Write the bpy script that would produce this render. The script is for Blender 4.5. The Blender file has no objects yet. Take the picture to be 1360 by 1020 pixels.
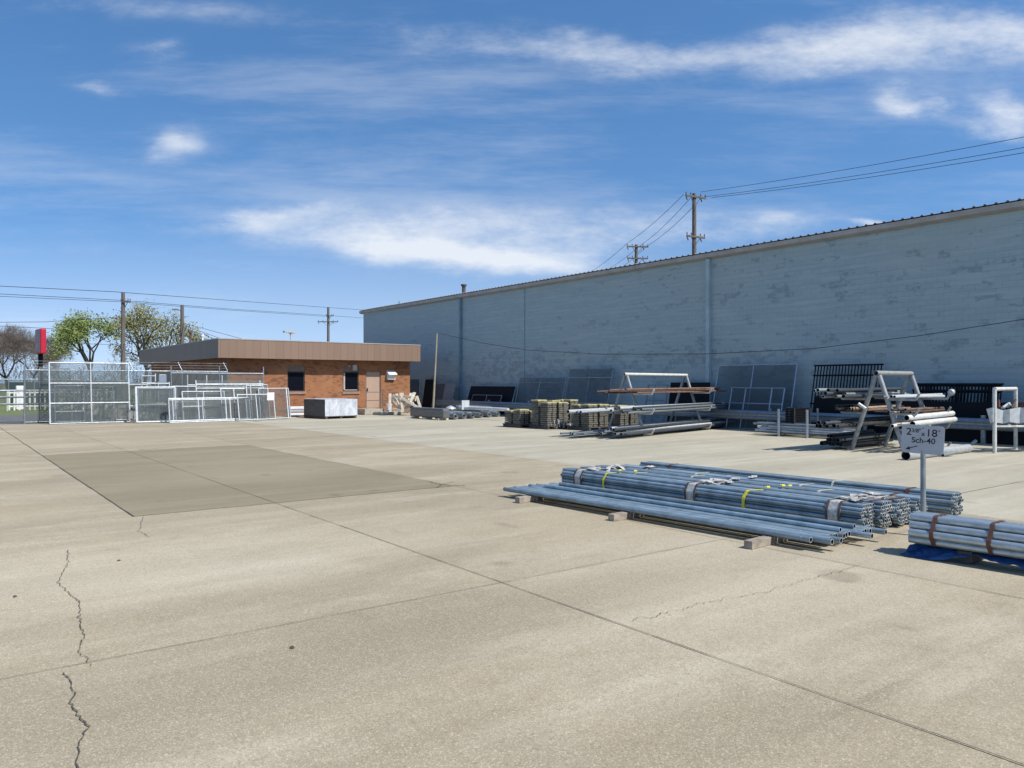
import bpy, math, random
from mathutils import Vector, Matrix, Quaternion
random.seed(7)
R = math.radians
sc = bpy.context.scene
COL = sc.collection
# ---------------------------------------------------------------- camera model (photo 1360x1020)
F, HZ, H = 1022.0, 508.0, 1.92
U = Vector((-.6017, .7987, 0)); V = Vector((.7987, .6017, 0)); Z = Vector((0, 0, 1))
PHI = math.atan2(.6017, .7987)
def P(px, py, z=0.0):                       # a point of height z seen at a pixel
    d = (H - z) * F / (py - HZ); return Vector(((px - 680) / F * d, d, z))
def PV(px, v, z=0.0):                       # column px on the vertical plane v = const
    a = (px - 680) / F; d = v / (a * V.x + V.y); return Vector((a * d, d, z))
def PU(px, u, z=0.0):
    a = (px - 680) / F; d = u / (a * U.x + U.y); return Vector((a * d, d, z))
def PD(px, py, d):
    return Vector(((px - 680) / F * d, d, H - (py - HZ) / F * d))
def ZA(py, d): return H - (py - HZ) / F * d
def Y(v, u, z=0.0): return V * v + U * u + Z * z
def vu(p): return (p.x * V.x + p.y * V.y, p.x * U.x + p.y * U.y)

# ---------------------------------------------------------------- object helpers
ROOT = {}
def tag(o, label=None, cat=None, group=None, kind=None):
    if label: o['label'] = label
    if cat: o['category'] = cat
    if group: o['group'] = group
    if kind: o['kind'] = kind
    return o
def thing(name, label, cat, loc=(0, 0, 0), rz=0.0, group=None):
    o = bpy.data.objects.new(name, None); COL.objects.link(o)
    o.empty_display_size = .2
    o.location = loc; o.rotation_euler = (0, 0, rz)
    ROOT[o.name] = Matrix.Translation(Vector(loc)) @ Matrix.Rotation(rz, 4, 'Z')
    return tag(o, label, cat, group)
class MB:
    """collects world-space geometry, links it as ONE mesh object"""
    def __init__(s): s.v = []; s.f = []; s.m = []; s.sm = []; s.tone = None
    def add(s, vs, fs, mi=0, smooth=False):
        b = len(s.v); s.v += [Vector(x) for x in vs]
        for f in fs:
            s.f.append([b + i for i in f]); s.m.append(mi); s.sm.append(smooth)
    def quad(s, a, b, c, d, mi=0): s.add([a, b, c, d], [(0, 1, 2, 3)], mi)
    def box(s, c, sx, sy, sz, ax=V, ay=U, az=Z, mi=0):
        c = Vector(c); ax = ax * (sx / 2); ay = ay * (sy / 2); az = az * (sz / 2)
        vs = [c + i * ax + j * ay + k * az for i in (-1, 1) for j in (-1, 1) for k in (-1, 1)]
        s.add(vs, [(0, 1, 3, 2), (4, 6, 7, 5), (0, 4, 5, 1), (2, 3, 7, 6), (0, 2, 6, 4), (1, 5, 7, 3)], mi)
    def vbox(s, v0, v1, u0, u1, z0, z1, mi=0):
        s.box(Y((v0 + v1) / 2, (u0 + u1) / 2, (z0 + z1) / 2), abs(v1 - v0), abs(u1 - u0), abs(z1 - z0), mi=mi)
    def bar(s, p, q, w, h, up=Z, mi=0):
        p = Vector(p); q = Vector(q); d = q - p; L = d.length
        if L < 1e-6: return
        d /= L
        a = d.cross(up)
        if a.length < 1e-3: a = d.cross(Vector((1, 0, 0)))
        a.normalize(); b = a.cross(d).normalized()
        s.box((p + q) / 2, L, w, h, d, a, b, mi)
    def tube(s, p, q, r, n=8, r2=None, caps=True, mi=0):
        p = Vector(p); q = Vector(q); r2 = r if r2 is None else r2
        d = (q - p)
        if d.length < 1e-6: return
        d.normalize()
        a = d.orthogonal().normalized(); b = d.cross(a)
        cs = [(math.cos(2 * math.pi * i / n), math.sin(2 * math.pi * i / n)) for i in range(n)]
        A = [p + (a * c + b * t) * r for c, t in cs]; B = [q + (a * c + b * t) * r2 for c, t in cs]
        s.add(A + B, [(i, (i + 1) % n, n + (i + 1) % n, n + i) for i in range(n)], mi, True)
        if caps:
            s.add(A, [tuple(range(n - 1, -1, -1))], mi); s.add(B, [tuple(range(n))], mi)
    def path(s, pts, r, n=6, mi=0):
        for i in range(len(pts) - 1): s.tube(pts[i], pts[i + 1], r, n, mi=mi)
    def hollow(s, p, q, r, t=.15, n=12, mi=0, ends=False):
        p = Vector(p); q = Vector(q); d = (q - p).normalized(); a = d.orthogonal().normalized(); b = d.cross(a)
        ri = r * (1 - t)
        cs = [a * math.cos(2 * math.pi * i / n) + b * math.sin(2 * math.pi * i / n) for i in range(n)]
        A = [p + c * r for c in cs]; B = [q + c * r for c in cs]; C = [p + c * ri for c in cs]; D = [q + c * ri for c in cs]
        s.add(A + B, [(i, (i + 1) % n, n + (i + 1) % n, n + i) for i in range(n)], mi, True)
        s.add(C + D, [(i, n + i, n + (i + 1) % n, (i + 1) % n) for i in range(n)], mi + (2 if ends else 0), True)
        s.add(A + C, [(i, n + i, n + (i + 1) % n, (i + 1) % n) for i in range(n)], mi + (1 if ends else 0))
        s.add(B + D, [(i, (i + 1) % n, n + (i + 1) % n, n + i) for i in range(n)], mi + (1 if ends else 0))
    def build(s, name, mats, parent=None, origin=None, rz=0.0):
        me = bpy.data.meshes.new(name)
        if parent is not None:
            M = ROOT[parent.name]
        else:
            if origin is None:
                xs = [v.x for v in s.v]; ys = [v.y for v in s.v]; zs = [v.z for v in s.v]
                origin = Vector(((min(xs) + max(xs)) / 2, (min(ys) + max(ys)) / 2, min(zs)))
            M = Matrix.Translation(Vector(origin)) @ Matrix.Rotation(rz, 4, 'Z')
        Mi = M.inverted()
        me.from_pydata([Mi @ v for v in s.v], [], s.f)
        for m in (mats if isinstance(mats, (list, tuple)) else [mats]): me.materials.append(m)
        me.polygons.foreach_set('material_index', s.m)
        me.polygons.foreach_set('use_smooth', s.sm)
        if s.tone:
            at = me.attributes.new('tone', 'FLOAT', 'FACE'); at.data.foreach_set('value', s.tone)
        me.update()
        o = bpy.data.objects.new(name, me); COL.objects.link(o)
        if parent is not None: o.parent = parent; ROOT[o.name] = M
        else:
            o.location = origin; o.rotation_euler = (0, 0, rz); ROOT[o.name] = M
        return o
def bevel(o, w=.01, seg=2):
    m = o.modifiers.new('bevel', 'BEVEL'); m.width = w; m.segments = seg; m.limit_method = 'ANGLE'; return o

# ---------------------------------------------------------------- materials
def nt(name):
    m = bpy.data.materials.new(name); m.use_nodes = True
    t = m.node_tree; b = t.nodes['Principled BSDF']; return m, t, b
def N(t, kind, **kw):
    n = t.nodes.new(kind)
    for k, v in kw.items():
        if k.startswith('i_'):
            key = k[2:].replace('_', ' ')
            n.inputs[key].default_value = v
        else: setattr(n, k, v)
    return n
def mathn(t, op, a, b=None, c=None):
    n = t.nodes.new('ShaderNodeMath'); n.operation = op
    for i, x in enumerate((a, b, c)):
        if x is None: continue
        if isinstance(x, (int, float)): n.inputs[i].default_value = x
        else: t.links.new(x, n.inputs[i])
    return n.outputs[0]
def mixc(t, fac, a, b, mode='MIX'):
    n = t.nodes.new('ShaderNodeMix'); n.data_type = 'RGBA'; n.blend_type = mode; n.clamp_factor = True
    for i, x in ((0, fac), (6, a), (7, b)):
        if isinstance(x, (int, float)): n.inputs[i].default_value = x
        elif isinstance(x, tuple): n.inputs[i].default_value = x if len(x) == 4 else x + (1,)
        else: t.links.new(x, n.inputs[i])
    return n.outputs[2]
def ramp(t, x, p0, p1, v0=0.0, v1=1.0):
    n = t.nodes.new('ShaderNodeMapRange'); n.interpolation_type = 'SMOOTHSTEP'
    t.links.new(x, n.inputs[0])
    for i, q in ((1, p0), (2, p1), (3, v0), (4, v1)): n.inputs[i].default_value = q
    return n.outputs[0]
def noise(t, vec, scale, detail=3, rough=.55):
    n = t.nodes.new('ShaderNodeTexNoise'); n.inputs['Scale'].default_value = scale
    n.inputs['Detail'].default_value = detail; n.inputs['Roughness'].default_value = rough
    if vec is not None: t.links.new(vec, n.inputs['Vector'])
    return n.outputs['Fac']
def bump(t, b, h, strength, dist):
    n = t.nodes.new('ShaderNodeBump'); n.inputs['Strength'].default_value = strength; n.inputs['Distance'].default_value = dist
    t.links.new(h, n.inputs['Height']); t.links.new(n.outputs[0], b.inputs['Normal'])
def simple(name, c1, c2=None, rough=.6, metal=0.0, scale=6.0, spot=None, bmp=0.0, aniso=None, rnd_tone=0.0):
    m, t, b = nt(name); c2 = c2 or tuple(x * .75 for x in c1)
    pos = N(t, 'ShaderNodeNewGeometry').outputs['Position']
    if aniso:
        mp = N(t, 'ShaderNodeMapping'); mp.inputs['Scale'].default_value = aniso; t.links.new(pos, mp.inputs[0]); pos = mp.outputs[0]
    n = noise(t, pos, scale, 4)
    col = mixc(t, ramp(t, n, .3, .7), c1, c2)
    if rnd_tone:
        oi = N(t, 'ShaderNodeObjectInfo'); hs = N(t, 'ShaderNodeHueSaturation'); t.links.new(col, hs.inputs['Color'])
        t.links.new(mathn(t, 'MULTIPLY_ADD', oi.outputs['Random'], 2 * rnd_tone, 1 - rnd_tone), hs.inputs['Value']); col = hs.outputs[0]
    if spot:
        n2 = noise(t, pos, scale * 3.1, 5, .65); col = mixc(t, ramp(t, n2, spot[1], spot[1] + .08), col, spot[0])
    t.links.new(col, b.inputs['Base Color'])
    b.inputs['Metallic'].default_value = metal
    t.links.new(ramp(t, n, .2, .8, max(.05, rough - .1), min(1, rough + .1)), b.inputs['Roughness'])
    if bmp: bump(t, b, noise(t, pos, scale * 8, 3), bmp, .01)
    return m

M = {}
M['galv'] = simple('galvanized_steel', (.40, .45, .50), (.30, .345, .39), .42, .75, 9, rnd_tone=.22)
M['galv_new'] = simple('galvanized_pipe', (.34, .43, .475), (.21, .275, .315), .40, .42, 5, ((.56, .60, .62), .66), .15, rnd_tone=.34)
M['cut_end'] = simple('bright_cut_pipe_end', (.66, .68, .68), (.5, .52, .53), .5, .2, 20)
M['bore'] = simple('pipe_bore_painted_shade', (.03, .03, .032), None, .9)  # near-black colour stands for the shade inside the pipes
M['pipe_dark'] = simple('dark_weathered_pipe', (.085, .10, .115), (.05, .06, .07), .5, .3, 6, rnd_tone=.35)
M['galv_big'] = simple('galvanized_large_pipe', (.46, .53, .56), (.33, .39, .42), .38, .6, 5, ((.6, .62, .6), .64), .15, aniso=(2, 2, 6))
M['galv_pale'] = simple('pale_galvanized', (.60, .63, .645), (.44, .47, .49), .45, .3, 8, rnd_tone=.22)
M['galv_dull'] = simple('dull_galvanized', (.30, .34, .36), (.20, .23, .25), .5, .5, 6, rnd_tone=.22)
M['white_pipe'] = simple('white_pipe_paint', (.68, .69, .66), (.52, .53, .50), .45, .1, 5, ((.25, .2, .15), .66))
M['rust'] = simple('rusty_pipe', (.20, .115, .08), (.10, .062, .048), .8, .2, 7, ((.36, .30, .26), .6), rnd_tone=.45)
M['rust_strap'] = simple('rust_brown_strap', (.13, .055, .035), (.09, .045, .035), .75, .2, 12)
M['black_pipe'] = simple('black_pipe', (.025, .027, .03), (.05, .05, .05), .45, .1, 6)
M['black'] = simple('black_paint', (.005, .006, .009), (.009, .010, .013), .6, 0, 5); M['black'].node_tree.nodes['Principled BSDF'].inputs['Specular IOR Level'].default_value = .15
M['green_pipe'] = simple('pale_green_pipe', (.30, .38, .34), (.20, .28, .25), .5, .2, 5)
M['rackgrey'] = simple('rack_grey_paint_and_shade', (.36, .375, .37), (.25, .26, .26), .5, .3, 7, ((.14, .09, .06), .66))
M['rackwhite'] = simple('rack_white_paint', (.66, .66, .62), (.52, .52, .48), .5, .1, 7, ((.16, .10, .07), .68))
M['wood'] = simple('weathered_timber', (.36, .31, .25), (.22, .18, .14), .85, 0, 9, ((.07, .055, .05), .6), .4, aniso=(1, 1, 1))
M['wood_pale'] = simple('pale_timber', (.62, .56, .46), (.44, .38, .30), .8, 0, 9, ((.2, .17, .13), .68))
M['pallet'] = simple('dark_pallet_wood', (.10, .085, .07), (.06, .05, .045), .9, 0, 9)
M['board'] = simple('stacked_board', (.17, .16, .13), (.095, .09, .072), .85, 0, 12, ((.06, .055, .045), .6))
M['yellow_top'] = simple('yellow_board_top', (.56, .50, .22), (.36, .33, .19), .8, 0, 9)
M['yellow'] = simple('yellow_strap', (.72, .66, .03), (.60, .55, .05), .5, 0, 9)
M['tan'] = simple('tan_strap', (.66, .62, .46), None, .6)
M['white_film'] = simple('white_wrap_film', (.60, .585, .53), (.36, .35, .32), .45, 0, 24, ((.16, .16, .17), .63), .3)
M['darkstrap'] = simple('dark_strap', (.07, .055, .05), (.12, .08, .07), .6)
M['tarp'] = simple('blue_tarp', (.016, .09, .25), (.01, .05, .15), .4, 0, 14, ((.05, .2, .42), .64), .6)
M['wire'] = simple('black_cable', (.03, .03, .035), None, .7)
M['polewood'] = simple('utility_pole_wood', (.17, .14, .12), (.10, .085, .075), .9, 0, 3, aniso=(6, 6, .6))
M['insul'] = simple('insulator', (.10, .10, .105), None, .4)
M['bark'] = simple('tree_bark', (.085, .07, .058), (.05, .042, .036), .95, 0, 4)
M['twig'] = simple('bare_twigs', (.23, .185, .16), (.15, .12, .105), .95, 0, 2)
M['leaf'] = simple('spring_leaves', (.19, .245, .05), (.115, .155, .032), .6, 0, .8)
M['leaf2'] = simple('yellow_green_leaves', (.23, .225, .085), (.15, .155, .055), .6, 0, .8)
M['red'] = simple('red_sign_face', (.48, .012, .035), (.42, .01, .03), .4, 0, 3)
M['asphalt'] = simple('asphalt', (.13, .13, .13), (.10, .10, .10), .95, 0, 1.2, None, .3)
M['grass'] = simple('grass', (.10, .14, .035), (.15, .16, .06), .95, 0, .6, ((.19, .18, .09), .6), .5)
M['picket'] = simple('white_picket', (.72, .71, .64), None, .7)
M['screen'] = simple('green_privacy_screen', (.016, .035, .032), (.03, .05, .048), .8, 0, 2)
M['fascia_grey'] = simple('eave_trim', (.42, .395, .37), (.34, .32, .30), .5, .2, 2)
M['roofmetal'] = simple('metal_roof', (.20, .20, .20), (.16, .16, .16), .5, .3, 1)
M['bluepaint'] = simple('blue_spout_paint', (.40, .50, .53), (.32, .42, .45), .5, 0, 2)
M['bluedark'] = simple('dark_blue_spout_paint', (.17, .27, .33), (.13, .21, .26), .5, 0, 2)
M['bluedoor'] = simple('blue_door_paint', (.05, .10, .15), (.04, .08, .12), .5, 0, 2)
M['soffit'] = simple('brown_soffit', (.06, .045, .04), None, .8)
M['doorpaint'] = simple('tan_door_paint', (.42, .30, .225), (.38, .27, .20), .5, 0, 1.5)
M['brownpanel'] = simple('brown_panel', (.19, .135, .105), None, .7)
M['frame_dark'] = simple('dark_frame', (.03, .025, .025), None, .5)
M['frame_pale'] = simple('pale_frame', (.48, .44, .40), None, .5)
M['sill'] = simple('brick_sill', (.30, .20, .15), (.24, .15, .11), .85)
M['concrete_step'] = simple('step_concrete', (.40, .38, .32), (.30, .28, .24), .9, 0, 5, None, .3)
M['white'] = simple('white_plastic', (.74, .75, .78), (.66, .67, .7), .4, 0, 3)
M['sheet_grey'] = simple('grey_sheet', (.105, .105, .115), (.085, .085, .095), .6, 0, 5)
M['sheet_light'] = simple('light_grey_sheet', (.24, .25, .26), (.20, .21, .22), .6, 0, 5)
M['darkwrap'] = simple('dark_grey_wrap', (.14, .145, .15), (.10, .105, .11), .4, .1, 4, None, .4, aniso=(1, 1, 5))
M['film'] = simple('clear_stretch_film', (.60, .63, .67), (.40, .43, .48), .25, 0, 5, ((.78, .80, .84), .60), .9, aniso=(1, 1, .5))
M['bundlegrey'] = simple('dark_panel_edges', (.11, .112, .105), (.05, .05, .05), .7, 0, 4, None, .4, aniso=(.5, .5, 22))
M['redsteel'] = simple('rust_red_beam', (.14, .045, .04), (.10, .04, .035), .7)
M['signwhite'] = simple('sign_white_sheet', (.45, .46, .48), (.40, .41, .43), .5, 0, 5, ((.34, .34, .34), .62))
M['ink'] = simple('black_ink', (.012, .012, .014), None, .5)
m, t, b = nt('window_glass'); b.inputs['Base Color'].default_value = (.006, .007, .012, 1); b.inputs['Roughness'].default_value = .12; b.inputs['Specular IOR Level'].default_value = .25; M['glass'] = m

# chain link: real diamond openings in a thin wire fabric
def chainlink(name, col, spacing=.06, cover=.30):
    m, t, b = nt(name)
    geo = N(t, 'ShaderNodeNewGeometry'); sp = N(t, 'ShaderNodeSeparateXYZ'); t.links.new(geo.outputs['Position'], sp.inputs[0])
    h = mathn(t, 'ADD', mathn(t, 'MULTIPLY', sp.outputs[0], .2), mathn(t, 'MULTIPLY', sp.outputs[1], 1.4))
    def line(sgn):
        a = mathn(t, 'ADD', h, mathn(t, 'MULTIPLY', sp.outputs[2], sgn))
        return mathn(t, 'LESS_THAN', mathn(t, 'FRACT', mathn(t, 'DIVIDE', a, spacing)), cover / 2)
    fac = mathn(t, 'MAXIMUM', line(1.0), line(-1.0))
    tr = N(t, 'ShaderNodeBsdfTransparent'); mx = N(t, 'ShaderNodeMixShader')
    b.inputs['Base Color'].default_value = col + (1,); b.inputs['Roughness'].default_value = .5; b.inputs['Metallic'].default_value = .3
    t.links.new(fac, mx.inputs[0]); t.links.new(tr.outputs[0], mx.inputs[1]); t.links.new(b.outputs[0], mx.inputs[2])
    t.links.new(mx.outputs[0], t.nodes['Material Output'].inputs['Surface'])
    return m
M['link'] = chainlink('chain_link_fabric', (.10, .12, .118), .06, .50)
M['link_dense'] = chainlink('dense_chain_link', (.075, .10, .11), .045, .66)
M['link_black'] = chainlink('black_chain_link', (.008, .009, .012), .045, .8)

def yardvec(t, pos, sx, sy):
    mp = N(t, 'ShaderNodeMapping'); mp.inputs['Rotation'].default_value = (0, 0, -PHI); mp.inputs['Scale'].default_value = (1, 1, 1)
    t.links.new(pos, mp.inputs[0])
    m2 = N(t, 'ShaderNodeMapping'); m2.inputs['Scale'].default_value = (sx, sy, 1); t.links.new(mp.outputs[0], m2.inputs[0]); return m2.outputs[0]
def concrete(name, base, dark, light, warm, agg=1.0, streak=.5):
    m, t, b = nt(name)
    pos = N(t, 'ShaderNodeNewGeometry').outputs['Position']
    at = N(t, 'ShaderNodeAttribute', attribute_name='tone').outputs['Fac']
    big = noise(t, yardvec(t, pos, .22, .5), 1.0, 5, .6)
    col = mixc(t, ramp(t, big, .33, .68), dark, base)
    st = noise(t, yardvec(t, pos, .18, 1.7), 1.0, 5, .6)
    col = mixc(t, mathn(t, 'MULTIPLY', ramp(t, st, .48, .72), streak), col, light)
    wn = noise(t, pos, .33, 4, .6)
    col = mixc(t, mathn(t, 'MULTIPLY', ramp(t, wn, .5, .74), .6), col, warm)
    bl = noise(t, pos, 2.3, 5, .65)
    col = mixc(t, mathn(t, 'MULTIPLY', ramp(t, bl, .5, .78), .38), col, tuple(x * .62 for x in dark))
    b2 = noise(t, yardvec(t, pos, .35, .7), 1.0, 9, .68)
    col = mixc(t, mathn(t, 'MULTIPLY', ramp(t, b2, .46, .66), .6 * agg), col, light)
    b3 = noise(t, pos, 7.0, 5, .7)
    col = mixc(t, mathn(t, 'MULTIPLY', ramp(t, b3, .5, .75), .35 * agg), col, tuple(x * .75 for x in dark))
    # small oil and water spots
    band = noise(t, yardvec(t, pos, .07, .55), 1.0, 6, .62)
    col = mixc(t, mathn(t, 'MULTIPLY', ramp(t, band, .44, .60), .55), col, tuple(x * .86 for x in dark))
    tyre = noise(t, yardvec(t, pos, .05, 3.2), 1.0, 3, .5)
    col = mixc(t, mathn(t, 'MULTIPLY', mathn(t, 'MULTIPLY', ramp(t, tyre, .60, .70), ramp(t, noise(t, pos, .5, 3), .4, .65)), .42), col, tuple(x * .6 for x in dark))
    yv = N(t, 'ShaderNodeSeparateXYZ'); t.links.new(yardvec(t, pos, 1, 1), yv.inputs[0])
    rag = mathn(t, 'MULTIPLY', mathn(t, 'SUBTRACT', noise(t, yardvec(t, pos, .3, .5), 1.0, 8, .68), .5), 4.5)
    def patch(v0_, u0_, dv_, du_):
        a_ = mathn(t, 'DIVIDE', mathn(t, 'SUBTRACT', yv.outputs[0], v0_), dv_); b_ = mathn(t, 'DIVIDE', mathn(t, 'SUBTRACT', yv.outputs[1], u0_), du_)
        r_ = mathn(t, 'ADD', mathn(t, 'ADD', mathn(t, 'MULTIPLY', a_, a_), mathn(t, 'MULTIPLY', b_, b_)), rag)
        return ramp(t, r_, 1.5, -.2)
    for (v0_, u0_, dv_, du_, c_, f_) in ((1.6, 8.6, 5.2, 1.5, light, .5), (6.6, 4.6, 2.6, 2.2, light, .5), (1.5, 5.2, 5.5, .9, tuple(x * .84 for x in dark), .7), (-.6, 13.6, 2.6, 1.3, warm, .8), (7.4, 8.0, 3.2, 1.6, warm, .5), (5.8, 17, 3, 2.2, light, .5)):
        col = mixc(t, mathn(t, 'MULTIPLY', patch(v0_, u0_, dv_, du_), f_), col, c_)
    spn = noise(t, yardvec(t, pos, .9, .6), 1.3, 2, .5)
    col = mixc(t, mathn(t, 'MULTIPLY', ramp(t, spn, .66, .76), .5), col, tuple(x * .5 for x in dark))
    # aggregate: fine light and dark grains
    g3 = noise(t, pos, 22, 4, .7)
    vo = N(t, 'ShaderNodeTexVoronoi'); vo.inputs['Scale'].default_value = 150; t.links.new(pos, vo.inputs['Vector'])
    vs = N(t, 'ShaderNodeSeparateColor'); t.links.new(vo.outputs['Color'], vs.inputs[0])
    v2 = N(t, 'ShaderNodeTexVoronoi'); v2.inputs['Scale'].default_value = 80; t.links.new(pos, v2.inputs['Vector'])
    v2s = N(t, 'ShaderNodeSeparateColor'); t.links.new(v2.outputs['Color'], v2s.inputs[0])
    col = mixc(t, mathn(t, 'MULTIPLY', ramp(t, vs.outputs[0], .62, 1.0), .46 * agg), col, tuple(x * .50 for x in dark))
    col = mixc(t, mathn(t, 'MULTIPLY', ramp(t, vs.outputs[1], .66, 1.0), .34 * agg), col, tuple(min(.8, x * 1.5) for x in light))
    col = mixc(t, mathn(t, 'MULTIPLY', ramp(t, v2s.outputs[0], .88, 1.0), .36 * agg), col, tuple(x * .5 for x in dark))
    col = mixc(t, mathn(t, 'MULTIPLY', ramp(t, v2s.outputs[1], .92, 1.0), .24 * agg), col, tuple(min(.8, x * 1.4) for x in light))
    col = mixc(t, mathn(t, 'MULTIPLY', ramp(t, g3, .5, .72), .35 * agg), col, tuple(x * .7 for x in base))
    g1 = vs.outputs[2]
    br = N(t, 'ShaderNodeBrightContrast'); t.links.new(col, br.inputs[0])
    hs = N(t, 'ShaderNodeHueSaturation'); t.links.new(col, hs.inputs['Color']); t.links.new(mathn(t, 'ADD', at, 1.0), hs.inputs['Value'])
    t.links.new(hs.outputs[0], b.inputs['Base Color']); b.inputs['Roughness'].default_value = .93; b.inputs['Specular IOR Level'].default_value = .25
    bump(t, b, mathn(t, 'ADD', g1, mathn(t, 'MULTIPLY', g3, .7)), .18 * agg, .004)
    t.nodes.remove(br)
    return m
M['conc'] = concrete('yard_concrete', (.385, .328, .227), (.302, .255, .174), (.49, .436, .33), (.375, .305, .195), 1.0, .45)
M['conc_white'] = concrete('pale_concrete', (.43, .395, .30), (.365, .33, .248), (.50, .475, .385), (.42, .375, .29), .6, .8)
M['conc_patch'] = concrete('patched_concrete', (.275, .238, .157), (.235, .20, .13), (.305, .268, .185), (.26, .222, .14), .5, .7)
M['joint'] = simple('joint_filler', (.06, .053, .042), (.13, .11, .088), .95, 0, 1.2)
M['joint_faint'] = simple('faint_joint', (.15, .13, .10), (.25, .215, .16), .95, 0, .8)
M['crack'] = simple('crack_dark_brown', (.06, .05, .04), (.10, .085, .065), .95, 0, 6)  # one dark brown for crack lines and pebbles

def facvec(t):
    tc = N(t, 'ShaderNodeTexCoord').outputs['Object']; sp = N(t, 'ShaderNodeSeparateXYZ'); t.links.new(tc, sp.inputs[0])
    a = mathn(t, 'ADD', sp.outputs[0], sp.outputs[1]); c = N(t, 'ShaderNodeCombineXYZ'); t.links.new(a, c.inputs[0]); t.links.new(sp.outputs[2], c.inputs[1])
    return c.outputs[0], a, sp.outputs[2]
def brickn(t, vec, w, h, mort, c1, c2, cm, bias=0.0, smooth=.1):
    n = N(t, 'ShaderNodeTexBrick'); n.inputs['Scale'].default_value = 1; n.inputs['Brick Width'].default_value = w; n.inputs['Row Height'].default_value = h
    n.inputs['Mortar Size'].default_value = mort; n.inputs['Mortar Smooth'].default_value = smooth; n.inputs['Bias'].default_value = bias
    n.inputs['Color1'].default_value = c1 + (1,); n.inputs['Color2'].default_value = c2 + (1,); n.inputs['Mortar'].default_value = cm + (1,)
    t.links.new(vec, n.inputs['Vector']); return n
def stretch(t, vec, sx, sy):
    m2 = N(t, 'ShaderNodeMapping'); m2.inputs['Scale'].default_value = (sx, sy, 1); t.links.new(vec, m2.inputs[0]); return m2.outputs[0]
# painted block wall
m, t, b = nt('painted_block_wall'); vec, hx, hz = facvec(t)
bk = brickn(t, vec, .40, .20, .006, (.30, .385, .405), (.335, .42, .435), (.225, .30, .325))
col = bk.outputs['Color']
cour = noise(t, stretch(t, vec, .35, 5.0), 1.0, 4, .6)
col = mixc(t, mathn(t, 'MULTIPLY', ramp(t, cour, .46, .68), .6), col, (.40, .475, .485))
lg = noise(t, stretch(t, vec, .12, .25), 1.0, 4, .55)
col = mixc(t, mathn(t, 'MULTIPLY', ramp(t, lg, .42, .7), .5), col, (.35, .41, .405))
rb = brickn(t, vec, .40, .20, 0.0, (0, 0, 0), (1, 1, 1), (0, 0, 0))
wear = noise(t, stretch(t, vec, .75, 1.5), 1.0, 7, .72)
band = noise(t, stretch(t, vec, .04, .55), 1.0, 3, .5)
w2 = mathn(t, 'ADD', mathn(t, 'ADD', wear, mathn(t, 'MULTIPLY', band, .42)), mathn(t, 'MULTIPLY', rb.outputs['Color'], .20))
low = mathn(t, 'MULTIPLY', ramp(t, hz, 2.0, 4.5, 1, 0), .06)
zb = mathn(t, 'DIVIDE', mathn(t, 'SUBTRACT', hz, 3.3), .75)
w2 = mathn(t, 'ADD', mathn(t, 'ADD', w2, low), mathn(t, 'MULTIPLY', mathn(t, 'POWER', 2.718, mathn(t, 'MULTIPLY', mathn(t, 'MULTIPLY', zb, zb), -1.0)), .055))
fine = noise(t, stretch(t, vec, 5, 9), 1.0, 3, .6)
wf = mathn(t, 'MULTIPLY', ramp(t, w2, .90, .985), ramp(t, fine, .36, .58, .3, 1.0))
col = mixc(t, mathn(t, 'MULTIPLY', wf, .58), col, (.15, .205, .235))
t.links.new(col, b.inputs['Base Color']); b.inputs['Roughness'].default_value = .62
bump(t, b, bk.outputs['Fac'], -.5, .012); M['block'] = m
# brick
m, t, b = nt('orange_brick'); vec, hx, hz = facvec(t)
bk = brickn(t, vec, .215, .075, .006, (.265, .095, .034), (.33, .132, .05), (.20, .13, .08))
rb = brickn(t, vec, .215, .075, 0.0, (0, 0, 0), (1, 1, 1), (0, 0, 0)); cl = noise(t, stretch(t, vec, 1.1, 2.2), 1.0, 3)
dk = ramp(t, mathn(t, 'ADD', mathn(t, 'MULTIPLY', rb.outputs['Color'], .5), mathn(t, 'MULTIPLY', cl, .9)), .80, .88)
col = mixc(t, mathn(t, 'MULTIPLY', dk, .8), bk.outputs['Color'], (.12, .055, .035))
col = mixc(t, mathn(t, 'MULTIPLY', ramp(t, noise(t, vec, .6, 4), .4, .7), .3), col, (.40, .22, .12))
t.links.new(col, b.inputs['Base Color']); b.inputs['Roughness'].default_value = .85
bump(t, b, bk.outputs['Fac'], -.5, .008); M['brick'] = m
# vertical board fascia
m, t, b = nt('brown_metal_fascia'); vec, hx, hz = facvec(t)
fr = mathn(t, 'FRACT', mathn(t, 'DIVIDE', hx, .43)); gr = mathn(t, 'LESS_THAN', fr, .045)
cell = N(t, 'ShaderNodeTexWhiteNoise', noise_dimensions='1D'); t.links.new(mathn(t, 'FLOOR', mathn(t, 'DIVIDE', hx, .43)), cell.inputs['W'])
col = mixc(t, mathn(t, 'MULTIPLY', cell.outputs['Value'], .6), (.215, .142, .10), (.25, .168, .12))
col = mixc(t, gr, col, (.13, .09, .07)); t.links.new(col, b.inputs['Base Color']); b.inputs['Roughness'].default_value = .5; M['fascia'] = m

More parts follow.
